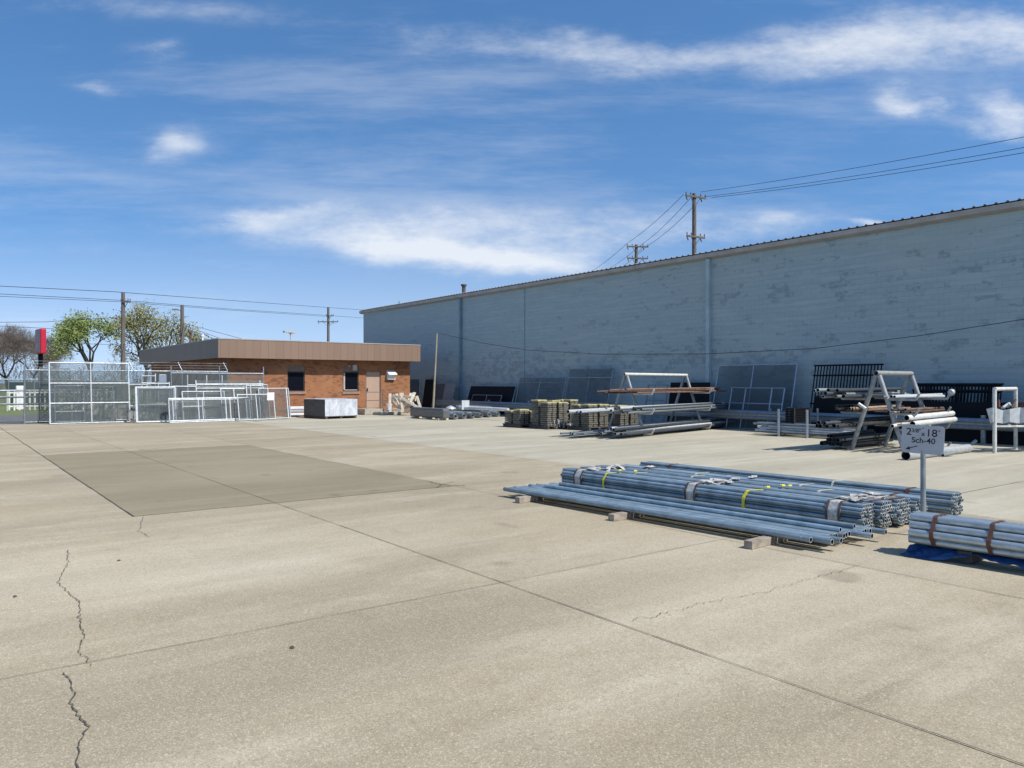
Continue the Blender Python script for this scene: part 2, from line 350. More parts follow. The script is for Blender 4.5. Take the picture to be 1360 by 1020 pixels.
# ---------------------------------------------------------------- ground and yard
def setting(name, mb, mats): return tag(mb.build(name, mats, origin=(0, 0, 0)), kind='structure')
g = MB(); g.quad((-1800, -1800, -.06), (1800, -1800, -.06), (1800, 1800, -.06), (-1800, 1800, -.06)); setting('ground', g, M['grass'])
g = MB(); g.tone = []
vl = [-42, -36, -30, -24, -18, -13, -8, -4.5, -1.2, 2.3, 4.36, 7.72, 12.0, 16.5, 20.5, 24.2, 27.8]
ul = [-24, -18, -12, -6.2, -.1, 5.95, 12.05, 17.9, 23.7, 29.6, 35.5, 42.2]
for i in range(len(vl) - 1):
    for j in range(len(ul) - 1):
        white = vl[i] >= 12.0
        g.quad(Y(vl[i], ul[j]), Y(vl[i + 1], ul[j]), Y(vl[i + 1], ul[j + 1]), Y(vl[i], ul[j + 1]), 1 if white else 0)
        g.tone.append(random.uniform(-.045, .045))
for i in range(vl.index(12.0) - 1, len(vl) - 1):
    g.quad(Y(vl[i], 42.2), Y(vl[i + 1], 42.2), Y(vl[i + 1], 72), Y(vl[i], 72), 1); g.tone.append(0)
g.tone += []
def sheet(pts, z, mi, tone=0.0):
    g.add([Vector((p.x, p.y, z)) for p in pts], [tuple(range(len(pts)))], mi); g.tone.append(tone)
def ribbon(pts, w, z, mi):
    for a, c in zip(pts[:-1], pts[1:]):
        d = (c - a); d.z = 0
        if d.length < 1e-5: continue
        n = Vector((-d.y, d.x, 0)).normalized(); wa = w(a) if callable(w) else w; wc = w(c) if callable(w) else w
        sheet([a - n * wa / 2, a + n * wa / 2, c + n * wc / 2, c - n * wc / 2], z, mi)
def jit(a, c, n, amp, fr=False):
    out = []; d = c - a; pn = Vector((-d.y, d.x, 0)).normalized(); o = 0
    for i in range(n + 1):
        o = o * .7 + random.uniform(-amp, amp); out.append(a + d * (i / n) + pn * (o if 0 < i < n else 0))
    return out
pc = [Y(2.3, 23.7), Y(2.3, 12.05), Y(7.72, 12.05), Y(7.72, 23.7)]; pp = []
for a_, c_, am in ((0, 1, .012), (1, 2, .012), (2, 3, .03), (3, 0, .06)): pp += jit(pc[a_], pc[c_], 60, am)[:-1]
sheet(pp, .004, 2)
def wj(lo, hi): return lambda p: random.uniform(lo, hi)
for v in vl[1:-1]:
    faint = v not in (4.36, 7.72, 12.0)
    if v == 2.3: ribbon(jit(Y(v, 12.05), Y(v, 42.2), 60, .008), wj(.008, .024), .009, 3)
    else: ribbon(jit(Y(v, -24), Y(v, 42.2), 130, .004), wj(.003, .008) if faint else wj(.005, .011), .008, 4 if faint else 3)
for u in ul[1:-1]:
    dark = u in (5.95,)
    ribbon(jit(Y(-42, u), Y(12, u), 110, .004), wj(.003, .008), .0085, 4 if not dark else 3)
    ribbon(jit(Y(12, u), Y(27.8, u), 40, .006), wj(.01, .02), .0085, 4)
def crack(pix, w0, w1, amp, sub=5):
    pts = []
    for (a, c) in zip(pix[:-1], pix[1:]):
        A_, C_ = P(*a), P(*c); n_ = max(4, int((C_ - A_).length / .035)); q_ = []
        for i in range(n_ + 1):
            k_ = 0 if i in (0, n_) else 1; d_ = (C_ - A_).normalized(); q_.append(A_.lerp(C_, i / n_) + Vector((-d_.y, d_.x, 0)) * random.gauss(0, .6) * amp * k_ + Vector((d_.y, -d_.x, 0)) * amp * .5 * math.sin(i * .47 + a[0]) * k_)
        pts += q_[(1 if pts else 0):]
    ribbon(pts, wj(w0 * .3, w1 * .6), .0095, 5)
crack([(90, 731), (90, 748), (77, 775), (105, 800), (107, 812), (106, 830), (113, 845), (103, 866), (121, 885)], .006, .016, .012)
crack([(84, 895), (100, 921), (92, 935), (119, 966), (105, 990), (103, 1019), (98, 1090)], .008, .018, .010)
crack([(190, 687), (186, 700), (184, 706), (200, 714)], .006, .014, .014)
crack([(840, 826), (900, 811), (960, 796), (1020, 787), (1075, 770), (1141, 752)], .004, .010, .03)
crack([(570, 640), (585, 644), (600, 645), (618, 646)], .02, .05, .03)
crack([(580, 648), (590, 643), (603, 640)], .015, .03, .02)
crack([(185, 598), (225, 594), (280, 592), (309, 592)], .02, .05, .04)
crack([(60, 609), (20, 606), (-40, 604)], .012, .03, .03)
yard = setting('concrete_yard', g, [M['conc'], M['conc_white'], M['conc_patch'], M['joint'], M['joint_faint'], M['crack']])
g = MB(); g.quad(Y(-160, 42.2, -.02), Y(7.7, 42.2, -.02), Y(7.7, 54.5, -.02), Y(-160, 54.5, -.02)); g.quad(Y(7.7, 44, -.024), Y(12, 44, -.024), Y(12, 54.5, -.024), Y(7.7, 54.5, -.024)); setting('road', g, M['asphalt'])
for (px, py, s) in ((158, 745, .018), (20, 793, .02), (388, 861, .022)):
    q = MB(); p = P(px, py)
    ring = [p + Vector((math.cos(a) * s * random.uniform(.8, 1.3), math.sin(a) * s * random.uniform(.6, 1), .004)) for a in [i * math.pi / 3 for i in range(6)]]
    top = p + Vector((0, 0, s * .8)); mid = [p + (r - p) * .7 + Z * s * .6 for r in ring]
    q.add(ring + mid + [top], [(i, (i + 1) % 6, 6 + (i + 1) % 6, 6 + i) for i in range(6)] + [(6 + i, 6 + (i + 1) % 6, 12) for i in range(6)])
    tag(q.build('pebble', M['crack'], origin=p), 'small dark pebble lying on the bare beige concrete', 'pebble', 'pebbles scattered on the yard')

# ---------------------------------------------------------------- warehouse
WV, WH = 27.8, 7.46
U0, U1 = -22.0, vu(PV(482.7, WV))[1]
wh = thing('warehouse', 'long windowless blue painted block warehouse along the right of the yard', 'warehouse', Y(WV, U0), PHI)
w = MB(); w.vbox(WV, WV + 26, U0, U1, 0, WH - .02); w.build('wall', M['block'], wh)
w = MB()
prof = [(-.02, WH - .02), (-.22, WH + .05), (-.24, WH + .22), (-.02, WH + .26)]
A = [Y(WV + a, U0, z) for a, z in prof]; B = [Y(WV + a, U1 + .3, z) for a, z in prof]
w.add(A + B, [(i, (i + 1) % 4, 4 + (i + 1) % 4, 4 + i) for i in range(4)] + [(3, 2, 1, 0), (4, 5, 6, 7)]); w.build('eave_trim', M['fascia_grey'], wh)
w = MB(); w.quad(Y(WV - .2, U0, WH + .27), Y(WV + 13, U0, WH + .85), Y(WV + 13, U1 + .3, WH + .85), Y(WV - .2, U1 + .3, WH + .27))
w.quad(Y(WV + 13, U0, WH + .85), Y(WV + 26, U0, WH + .27), Y(WV + 26, U1 + .3, WH + .27), Y(WV + 13, U1 + .3, WH + .85))
u = U0
while u < U1:
    A = [Y(WV - .23, u + du, WH + .27 + dz) for du, dz in ((-.055, 0), (-.025, .042), (.025, .042), (.055, 0))]
    B = [Y(WV + 13, u + du, WH + .85 + dz) for du, dz in ((-.055, 0), (-.025, .042), (.025, .042), (.055, 0))]
    w.add(A + B, [(0, 1, 5, 4), (1, 2, 6, 5), (2, 3, 7, 6), (3, 2, 1, 0)]); u += .335
w.build('roof', M['roofmetal'], wh)
for px in (612, 941):
    q = vu(PV(px, WV - .07)); d = MB(); d.vbox(q[0] - .09, q[0] + .07, q[1] - .095, q[1] + .095, .1, WH - .02)
    for z in (1.6, 3.6, 5.6): d.vbox(q[0] - .09, q[0] + .08, q[1] - .12, q[1] + .12, z, z + .06)
    if px == 612: d.vbox(q[0] - .12, q[0] + .09, q[1] - .13, q[1] + .13, 0, 1.75)
    d.build('downspout', M['bluepaint' if px == 941 else 'bluedark'], wh)
q = vu(PV(697, WV)); d = MB(); d.vbox(WV - .012, WV, q[1] - .03, q[1] + .03, 0, WH - .05); d.build('control_joint', M['bluedark'], wh)
a = vu(PV(545, WV))[1]; c = vu(PV(558, WV))[1]
d = MB(); d.vbox(WV - .03, WV, c, a, .0, 2.15); dr = d.build('door', M['bluedoor'], wh)
d = MB(); d.vbox(WV - .06, WV, c - .08, c, 0, 2.2); d.vbox(WV - .06, WV, c, a, 2.15, 2.23); d.build('frame', M['bluepaint'], dr)
p = PV(616, WV + 1.6); d = MB(); zt = ZA(380, p.y); d.tube(p + Z * (WH + .2), p + Z * zt, .13, 10); d.tube(p + Z * zt, p + Z * (zt + .12), .2, 10, .2)
d.build('vent_pipe', M['rust'], wh)
p = PV(530, WV + 1); d = MB(); d.tube(p + Z * (WH + .2), p + Z * (WH + .75), .035, 6); d.build('roof_vent', M['roofmetal'], wh); d = MB(); d.tube(PV(512, WV + 1, WH + .2), PV(512, WV + 1, WH + .6), .035, 6); d.build('roof_vent', M['roofmetal'], wh)

# ---------------------------------------------------------------- brick office
BU, BV0, BV1, BB = 42.8, 12.85, 24.15, 61.0
bo = thing('brick_office', 'low flat-roofed orange brick office with a brown board fascia', 'building', Y(BV0, BU), PHI)
def bz(py, px, u=BU): return ZA(py, PU(px, u).y)
def vpx(px, u=BU): return vu(PU(px, u))[0]
FB, FT, OV = bz(477.5, 420, BU - .7), 4.24, .7
op = [(vpx(381.8), vpx(404.7), bz(519.8, 393), bz(484.5, 393)), (vpx(455.4), vpx(476.2), bz(519.8, 466), bz(485.5, 466)), (vpx(486), vpx(506), bz(541.5, 496), bz(493, 496))]
w = MB()
vs = sorted([BV0, BV1] + [o[0] for o in op] + [o[1] for o in op]); zs = sorted({0.0, FB + .3} | {o[2] for o in op} | {o[3] for o in op})
for i in range(len(vs) - 1):
    for j in range(len(zs) - 1):
        mv, mz = (vs[i] + vs[i + 1]) / 2, (zs[j] + zs[j + 1]) / 2
        if any(o[0] < mv < o[1] and o[2] < mz < o[3] for o in op): continue
        w.quad(Y(vs[i], BU, zs[j]), Y(vs[i + 1], BU, zs[j]), Y(vs[i + 1], BU, zs[j + 1]), Y(vs[i], BU, zs[j + 1]))
for o in op:
    a, c, z0, z1 = o
    w.quad(Y(a, BU, z0), Y(a, BU, z1), Y(a, BU + .2, z1), Y(a, BU + .2, z0)); w.quad(Y(c, BU, z0), Y(c, BU + .2, z0), Y(c, BU + .2, z1), Y(c, BU, z1))
    w.quad(Y(a, BU, z1), Y(c, BU, z1), Y(c, BU + .2, z1), Y(a, BU + .2, z1)); w.quad(Y(a, BU, z0), Y(a, BU + .2, z0), Y(c, BU + .2, z0), Y(c, BU, z0))
w.quad(Y(BV0, BU, 0), Y(BV0, BU, FB + .3), Y(BV0, BB, FB + .3), Y(BV0, BB, 0)); w.quad(Y(BV1, BU, 0), Y(BV1, BB, 0), Y(BV1, BB, FB + .3), Y(BV1, BU, FB + .3))
w.quad(Y(BV0, BB, 0), Y(BV0, BB, FB + .3), Y(BV1, BB, FB + .3), Y(BV1, BB, 0))
w.build('wall', M['brick'], bo)
w = MB(); a0, a1, b0, b1 = BV0 - OV, BV1 + .35, BU - OV, BB + OV
for (x0, x1, y0, y1) in ((a0, a1, b0, b0 + .12), (a0, a1, b1 - .12, b1), (a0, a0 + .12, b0 + .12, b1 - .12), (a1 - .12, a1, b0 + .12, b1 - .12)): w.vbox(x0, x1, y0, y1, FB, FT)
w.build('fascia', M['fascia'], bo)
w = MB(); w.vbox(a0 + .12, a1 - .12, b0 + .12, b1 - .12, FB + .06, FB + .12); w.build('soffit', M['soffit'], bo)
w = MB(); w.vbox(a0 - .02, a1 + .02, b0 - .02, b1 + .02, FT, FT + .05); rf = w.build('roof', M['fascia_grey'], bo)
for k, (x0, x1, z0, z1) in enumerate(op[:2]):
    zt = z1 - .38; w = MB()
    for (p0, p1, q0, q1) in ((x0, x1, z0, z0 + .06), (x0, x1, zt - .06, zt), (x0, x0 + .06, z0 + .06, zt - .06), (x1 - .06, x1, z0 + .06, zt - .06)): w.vbox(p0, p1, BU + .06, BU + .13, q0, q1)
    wn = w.build('window', M['frame_dark'], bo)
    w = MB(); w.vbox(x0 + .06, x1 - .06, BU + .09, BU + .11, z0 + .06, zt - .06); w.build('pane', M['glass'], wn)
    w = MB(); w.vbox(x0 - .05, x1 + .05, BU - .06, BU + .08, z0 - .16, z0 - .003); w.build('sill', M['sill'], wn)
    w = MB(); w.vbox(x0, x1, BU + .03, BU + .1, zt + .002, z1); w.build('header_panel', M['brownpanel'], wn)
    if k == 1:
        w = MB(); w.vbox(x0 + .065, x0 + .16, BU + .05, BU + .085, z0 + .06, zt - .06); w.vbox(x0 + .065, x1 - .06, BU + .05, BU + .085, z0 + .06, z0 + .11); w.build('pale_trim', M['frame_pale'], wn)
x0, x1, z0, z1 = op[2]
w = MB(); w.vbox(x0 + .05, x1 - .05, BU + .08, BU + .13, z0, z1 - .05); dr = w.build('door', M['doorpaint'], bo)
w = MB()
w.vbox(x0, x0 + .05, BU + .04, BU + .14, z0, z1); w.vbox(x1 - .05, x1, BU + .04, BU + .14, z0, z1); w.vbox(x0 + .05, x1 - .05, BU + .04, BU + .14, z1 - .05, z1); w.build('frame', M['brownpanel'], dr)
w = MB(); w.vbox(x0 + .1, x0 + .14, BU + .0, BU + .08, z0 + 1.0, z0 + 1.2); w.build('handle', M['frame_dark'], dr)
p0, p1 = vpx(513.5), vpx(523.5); za, zb = bz(504, 518), bz(492, 518)
w = MB(); zm = (za + zb) / 2
w.vbox(p0, p1, BU - .16, BU, za, zm); w.add([Y(p0 - .03, BU, zb), Y(p1 + .03, BU, zb), Y(p1 + .03, BU - .36, zm + .04), Y(p0 - .03, BU - .36, zm + .04), Y(p0 - .03, BU, zm), Y(p1 + .03, BU, zm), Y(p1 + .03, BU - .36, zm), Y(p0 - .03, BU - .36, zm)], [(0, 3, 2, 1), (4, 5, 6, 7), (3, 7, 6, 2), (0, 4, 7, 3), (1, 2, 6, 5)])
w.build('wall_light', M['white'], bo)
w = MB(); p0, p1 = vpx(467.5), vpx(472.5); w.vbox(p0, p1, BU - .18, BU + .03, bz(492, 470), bz(484.5, 470)); w.vbox(vpx(463), vpx(464.5), BU - .1, BU + .03, bz(487.5, 464), bz(485.5, 464)); w.build('junction_box', M['frame_pale'], bo)
for px, pt, r, u in ((253, 441, .12, BU + 6), (269, 446, .09, BU + 5)):
    p = PU(px, u); d = MB(); zt = ZA(pt, p.y); d.tube(p + Z * FT, p + Z * zt, r * .6, 8); d.tube(p + Z * (zt - .04), p + Z * (zt + .08), r * 1.2, 8); d.build('roof_vent', M['rust'] if px == 253 else M['white'], rf)
p = PU(386, BU + 2); d = MB(); zt = ZA(441.5, p.y); d.tube(p + Z * FT, p + Z * (zt - .12), .035, 6); d.tube(p + Z * (zt - .12), p + Z * zt + V * -.1, .05, 6)
d.box(p + Z * (zt + .03) - V * .15, .55, .3, .1); d.box(p + Z * (zt - .03) + V * .22, .36, .2, .06); d.build('floodlight', M['frame_pale'], rf)

# stoop, rail, bucket
so = thing('entry_stoop', 'concrete stoop and low step at the tan office door', 'steps', Y(vpx(497), 42.0), PHI)
w = MB(); w.vbox(vpx(484, 41.5), vpx(510, 41.5), 41.45, 42.78, 0, .35); bevel(w.build('platform', M['concrete_step'], so), .02)
w = MB(); w.vbox(vpx(499, 41.1), vpx(529, 41.1), 40.75, 41.43, 0, .18); w.vbox(vpx(510, 41.5) + .01, vpx(527, 41.5), 41.45, 42.3, 0, .18); bevel(w.build('step', M['concrete_step'], so), .02)
for (pa, pb) in ((487, 1), (509, 1)):
    w = MB(); v0 = vpx(pa, 41.5); zr = .35 + 1.0; dv = .95
    for z in (zr, .35 + .5): w.path([Y(v0, 41.55, z), Y(v0 + dv, 41.55, z), Y(v0 + dv + .75, 41.55, z - .6)], .022, 6)
    for (v_, zz) in ((v0, zr), (v0 + dv, zr), (v0 + dv + .75, zr - .6)): w.tube(Y(v_, 41.55, .03 if v_ > v0 + dv else .35), Y(v_, 41.55, zz), .022, 6)
    w.build('railing', M['brownpanel'], so)
p = Y(vpx(516.5, 41.2), 41.2); bk_ = thing('white_bucket', 'white plastic bucket standing at the end of the stoop', 'bucket', p + Z * .18)
w = MB(); w.tube(p + Z * .18, p + Z * .62, .15, 14, .18); w.build('body', M['white'], bk_)
w = MB(); w.tube(p + Z * .56, p + Z * .64, .195, 14); w.build('rim', M['white'], bk_)
# pile of pale timber
TB = [(518, 523, 517.5, 545), (519, 528, 535, 546), (527, 523, 529, 538), (532, 522, 535, 548), (534, 522, 540, 545), (534, 529, 558, 543), (553.5, 526, 559, 544), (546, 522.5, 543, 532), (551, 521.5, 545, 534), (543, 533, 552, 531), (519, 526.5, 533, 527), (536, 527, 553, 528), (524, 538, 533, 538), (537, 537, 549, 536), (526, 532, 530, 542), (521, 543, 533, 546), (540, 542, 549, 535), (548, 522, 549.5, 532), (522, 525, 526, 534), (529, 530, 540, 532), (538, 545, 550, 543)]
for i, (x0, y0, x1, y1) in enumerate(TB):
    d0 = 44.6 + .9 * ((i * 7) % 5) / 5; a = PD(x0, y0, d0 + .15); c = PD(x1, y1, d0 - .15)
    for e in (a, c): e.z = max(e.z, .06)
    w = MB(); w.bar(a, c, .15, .10, Vector((0, 1, 0))); bevel(tag(w.build('timber_piece', M['wood_pale']), 'pale timber post jumbled in the pile right of the office door', 'timber', 'pile of pale timber beside the office door'), .012)

# ---------------------------------------------------------------- pipes
PIPE = {}
def pipe_mesh(r, mat, solid=False, t=.14, n=12):
    k = (round(r, 4), mat, solid, t, n)
    if k not in PIPE:
        q = MB(); (q.tube if solid else q.hollow)(Vector((0, 0, 0)), Vector((1, 0, 0)), r, **({'n': n} if solid else {'t': t, 'n': n, 'ends': True}))
        me = bpy.data.meshes.new('pipe'); me.from_pydata(q.v, [], q.f); me.materials.append(M[mat]); me.materials.append(M['cut_end' if mat.startswith('galv') else mat]); me.materials.append(M['bore']); me.polygons.foreach_set('material_index', q.m); me.polygons.foreach_set('use_smooth', q.sm); me.update(); PIPE[k] = me
    return PIPE[k]
XA = Vector((1, 0, 0))
def pipe(a, c, r, mat, label=None, cat='pipe', group=None, parent=None, name='steel_pipe', solid=False, t=.14, n=12):
    a = Vector(a); c = Vector(c); d = c - a
    o = bpy.data.objects.new(name, pipe_mesh(r, mat, solid, t, n)); COL.objects.link(o)
    qt = XA.rotation_difference(d.normalized()) @ Quaternion((1, 0, 0), random.uniform(0, 6.28))
    if parent is not None:
        Mi = ROOT[parent.name].inverted(); a = Mi @ a; o.parent = parent; qt = Mi.to_quaternion() @ qt
    o.rotation_mode = 'QUATERNION'; o.rotation_quaternion = qt; o.location = a; o.scale = (d.length, 1, 1)
    return tag(o, label, cat if parent is None else None, group)

# front row of loose pipes on timbers
EO = Vector((-.126, 12.88, 0)); E = Vector((.646, -.763, 0)).normalized(); NN = Vector((.763, .646, 0)).normalized()
def FR(e, n, z=0.0): return EO + E * e + NN * n + Z * z
def timber(name, a, c, w_, h_, label, group=None, mat='wood'):
    q = MB(); q.bar(a, c, w_, h_); return bevel(tag(q.build(name, M[mat]), label, 'timber', group), .006)
for e, n0, n1, lab in ((.62, -.25, 1.18, 'weathered timber bearer under the far end of the loose pipe row'), (2.66, -.29, 1.18, 'short squared timber bearer under the middle of the loose pipe row'), (4.9, -.42, 1.18, 'pale battered timber bearer under the near end of the loose pipe row')):
    timber('timber_bearer', FR(e, n0, .048), FR(e, n1, .048), .11, .094, lab)
n = .035; k = 0
stag = [0, .02, .06, -.05, .05, .0, .12, .05, -.04, .1, .0, .1, .18, .1, .05, .2, .1, .05]
while n < 1.18:
    s0 = stag[k % len(stag)] + random.uniform(-.05, .05); s1 = 5.42 + random.choice((0, .03, -.03, .12, .2, -.02)) + .25 * (n / 1.2)
    pipe(FR(s0, n, .13), FR(s1, n + random.uniform(-.012, .012), .13), .034, 'galv_new', 'loose blue grey steel pipe in the single row laid on timbers', 'pipe', 'single row of loose pipes on timbers', name='steel_pipe')
    n += (.070, .073, .071, .080, .070, .074, .070, .078)[k % 8]; k += 1
for n in (.55, .9):
    pipe(FR(.4, n, .188), FR(5.5, n + .02, .188), .03, 'galv_new', 'loose steel pipe lying on top of the single row of pipes', 'pipe', 'loose pipes on top of the row')

def bundle(n0, e0, e1, z0, label, r, rows, mat, straps, rad_t=.12, axisE=E, fr=FR):
    root = thing('pipe_bundle', label, 'pipe bundle', fr((e0 + e1) / 2, n0, 0), 0)
    hmax = max(rows); pts = []
    for j, c in enumerate(rows):
        for i in range(c):
            pts.append(((i - (c - 1) / 2) * 2 * r, z0 + r + j * r * 1.74))
    for (x, z) in pts:
        s = random.uniform(-.025, .025)
        pipe(fr(e0 + s, n0 + x, z), fr(e1 + s, n0 + x, z), r * .985, mat, parent=root, name='pipe', t=rad_t)
    # hull of the cross section for the straps
    def hull(g_):
        P_ = []
        for (x, z) in pts:
            for a in range(10): P_.append((x + (r + g_) * math.cos(a * .628), z + (r + g_) * math.sin(a * .628)))
        P_ = sorted(set(P_)); lo = []
        def cr(o, a, b_): return (a[0] - o[0]) * (b_[1] - o[1]) - (a[1] - o[1]) * (b_[0] - o[0])
        for p in P_:
            while len(lo) > 1 and cr(lo[-2], lo[-1], p) <= 0: lo.pop()
            lo.append(p)
        up = []
        for p in reversed(P_):
            while len(up) > 1 and cr(up[-2], up[-1], p) <= 0: up.pop()
            up.append(p)
        return lo[:-1] + up[:-1]
    for (e, wd, mt, nm, off, skew) in straps:
        hl = hull(off); q = MB(); L = len(hl); zmx = max(z for x, z in hl)
        def pt(x, z, ee): return fr(ee + skew * x + random.uniform(-.004, .004), n0 + x, z)
        ra = [pt(x, z, e - wd / 2) for x, z in hl]; rb_ = [pt(x, z, e + wd / 2) for x, z in hl]
        q.add(ra + rb_, [(i, (i + 1) % L, L + (i + 1) % L, L + i) for i in range(L)])
        o = q.build(nm, M[mt], root); sd = o.modifiers.new('thick', 'SOLIDIFY'); sd.thickness = .003; sd.offset = 1
    return root, max(z for x, z in pts) + r
HEX = [5, 6, 7, 6, 7, 6, 5]
def white_set(e, w_=.2): return [(e, w_, 'white_film', 'wrap', .003, .1), (e - w_ * .42, .035, 'darkstrap', 'strap', .009, .1), (e + w_ * .42, .035, 'darkstrap', 'strap', .009, .1)]
defs = [(1.58, -.1, 5.36, 'strapped hexagonal steel pipe bundle with yellow straps, nearest to the loose pipes', white_set(.35) + white_set(2.75) + white_set(5.0) + [(1.0, .04, 'yellow', 'yellow_strap', .004, .3), (3.75, .05, 'yellow', 'yellow_strap', .004, .5)]),
        (1.96, -.05, 5.42, 'second strapped pipe bundle, right behind the one with yellow straps', white_set(.45, .15) + white_set(2.95, .15) + white_set(5.1, .16) + [(1.3, .035, 'tan', 'tan_strap', .004, .3), (5.3, .04, 'rust_strap', 'strap', .004, .2)]),
        (2.34, .0, 5.48, 'middle strapped pipe bundle of the five, dark red strap near its end', white_set(.5, .15) + white_set(5.15, .3) + [(2.2, .04, 'tan', 'tan_strap', .004, .3), (4.4, .04, 'tan', 'tan_strap', .004, .3), (5.4, .05, 'rust_strap', 'strap', .005, .2)]),
        (2.73, .2, 5.55, 'fourth strapped pipe bundle, directly before the farthest separate bundle', white_set(.9, .12) + [(2.0, .04, 'tan', 'tan_strap', .004, .3), (3.9, .04, 'tan', 'tan_strap', .004, .3), (5.2, .05, 'rust_strap', 'strap', .005, 0)]),
        (3.50, .1, 5.72, 'farthest strapped pipe bundle, set apart behind the thin signpost', [(.8, .05, 'rust_strap', 'strap', .004, 0), (4.0, .03, 'tan', 'tan_strap', .004, .2), (5.1, .05, 'rust_strap', 'strap', .005, 0)])]
for d_ in defs:
    root, zt = bundle(d_[0], d_[1], d_[2], .05, d_[3], .0262, HEX, 'galv_new', d_[4], .2)
    if d_[0] < 2.9:
        for e in ((.4, .55, 2.8, 2.95, 5.0, 5.12) if d_[0] < 2.5 else (.9, 3.0)):
            for _ in range(2):
                q = MB(); c = FR(e + random.uniform(-.1, .14), d_[0] + random.uniform(-.1, .1), zt + random.uniform(.008, .025)); a = random.uniform(0, 3.1)
                ax = Vector((math.cos(a), math.sin(a), random.uniform(-.3, .3))).normalized(); ay = ax.cross(Z).normalized()
                L, W2 = random.uniform(.06, .16), random.uniform(.02, .05)
                q.add([c - ax * L - ay * W2, c - ay * W2 * 1.3 + Z * random.uniform(.005, .03), c + ax * L - ay * W2, c + ax * L + ay * W2, c + ay * W2 + Z * random.uniform(.005, .03), c - ax * L + ay * W2], [(0, 1, 4, 5), (1, 2, 3, 4)])
                o = q.build('torn_film', M['white_film'], root); sd = o.modifiers.new('thick', 'SOLIDIFY'); sd.thickness = .004
for e in (.5, 2.8, 5.0):
    timber('timber_bearer', FR(e, 1.36, .025), FR(e, 3.75, .025), .1, .048, 'flat timber bearer under the strapped bundles, mostly hidden in their shade', 'bearers under the strapped bundles')

# near right bundle of larger pipes on blue tarp
for (e, n_, L) in ((1.12, 1.62, .22), (1.35, 1.75, .2), (3.9, 1.66, .2), (3.95, 1.98, .24), (4.02, 2.04, .16)):
    pr = [o for o in bpy.data.objects if o.name.startswith('pipe_bundle')][0 if n_ < 1.8 else 1]; q = MB(); c = FR(e, n_, .405); dv = (NN * .8 + E * -.6).normalized(); sv = dv.cross(Z)
    a_ = [c + dv * (L * k / 4) + Z * (.012 + .018 * math.sin(k * 1.5)) for k in range(5)]
    q.add([p - sv * .022 for p in a_] + [p + sv * .022 for p in a_], [(k, k + 1, 6 + k, 5 + k) for k in range(4)]); o = q.build('strap_tail', M['yellow'], pr); o.modifiers.new('thick', 'SOLIDIFY').thickness = .004
EF = Vector((.66, -.751, 0)).normalized(); NF = Vector((-EF.y, EF.x, 0)); OF = P(1204, 703, .3); OF.z = 0
def FF(e, n, z=0.0): return OF + EF * e + NF * n + Z * z
root, zt = bundle(.24, 0, 5.6, .14, 'bundle of larger galvanized pipes with rusty straps at the right edge', .045, [4, 5, 4, 3], 'galv_big', [(.27, .042, 'rust_strap', 'strap', .004, .1), (.82, .042, 'rust_strap', 'strap', .004, .1), (3.2, .055, 'rust_strap', 'strap', .004, 0)], .1, EF, FF)
for e, lab in ((.55, 'dark timber block under the near left end of the large pipes'), (2.6, 'dark timber block under the middle of the large pipes'), (4.8, 'dark timber block under the hidden end of the large pipes')):
    timber('timber_block', FF(e, .1, .068), FF(e, .55, .068), .14, .13, lab, None, 'pallet')
q = MB(); nx, ny = 120, 12; gv = []; rt_ = random.Random(5); hn = [[rt_.gauss(0, 1) for _ in range(ny + 3)] for _ in range(nx + 3)]
for i in range(nx + 1):
    for j in range(ny + 1):
        e = .04 + 5.5 * i / nx; s = j / ny; k = min(1, max(0, (.62 - e) / .5))            # k: bunched flap at the near end
        edge = .085 + .03 * math.sin(e * 5.1) + .02 * math.sin(e * 13)
        nn_ = .30 - (.30 - (edge - .02 - .13 * k)) * s; hg = .5 * s * s * (.07 + .11 * k + .03 * math.sin(e * 7))
        wv = .006 * (hn[i][j] + hn[i + 1][j] + hn[i][j + 1]) + .016 * math.sin(e * 21 + j * .5) * s * (.4 + k)
        zz = .138 - hg * 1.7 + k * .035 * math.sin(e * 26 + j * 1.1) * s
        gv.append(FF(e - .10 * k * s, nn_ + (wv if s > .4 else 0), max(.008, zz + (wv * .6 if s > .4 else 0))))
q.add(gv, [(i * (ny + 1) + j, (i + 1) * (ny + 1) + j, (i + 1) * (ny + 1) + j + 1, i * (ny + 1) + j + 1) for i in range(nx) for j in range(ny)], 0, True)
o = tag(q.build('blue_tarp', M['tarp']), 'crumpled blue tarp hanging out under the large galvanized pipes', 'tarp')
sd = o.modifiers.new('thick', 'SOLIDIFY'); sd.thickness = .004

# signpost
sp_ = Vector(((1226 - 680) / F * 9.6, 9.6, 0)); sg = thing('pipe_size_sign', 'white pipe size sign with an arrow on a thin grey post', 'sign', sp_)
zc = ZA(583.5, 9.6)
q = MB(); q.hollow(sp_, sp_ + Z * (zc + .16), .031, .1, 14); q.build('post', M['galv_dull'], sg)
roll = R(-2.6); sx = (Vector((.80, -.60, 0))).normalized(); nrm = Vector((-.60, -.80, 0)).normalized()
rx = sx * math.cos(roll) + Z * math.sin(roll); ry = -sx * math.sin(roll) + Z * math.cos(roll)
SC = sp_ + Z * zc + nrm * .04
def rrect(w_, h_, rr, off):
    out = []
    for (cx, cy, a0_) in ((1, 1, 0), (-1, 1, 90), (-1, -1, 180), (1, -1, 270)):
        for i in range(6):
            a = R(a0_ + i * 18); out.append(SC + rx * (cx * (w_ / 2 - rr) + rr * math.cos(a)) + ry * (cy * (h_ / 2 - rr) + rr * math.sin(a)) + nrm * off)
    return out
SW, SH = .475, .355
q = MB(); a = rrect(SW, SH, .045, .004); c = rrect(SW, SH, .045, -.006); L = len(a)
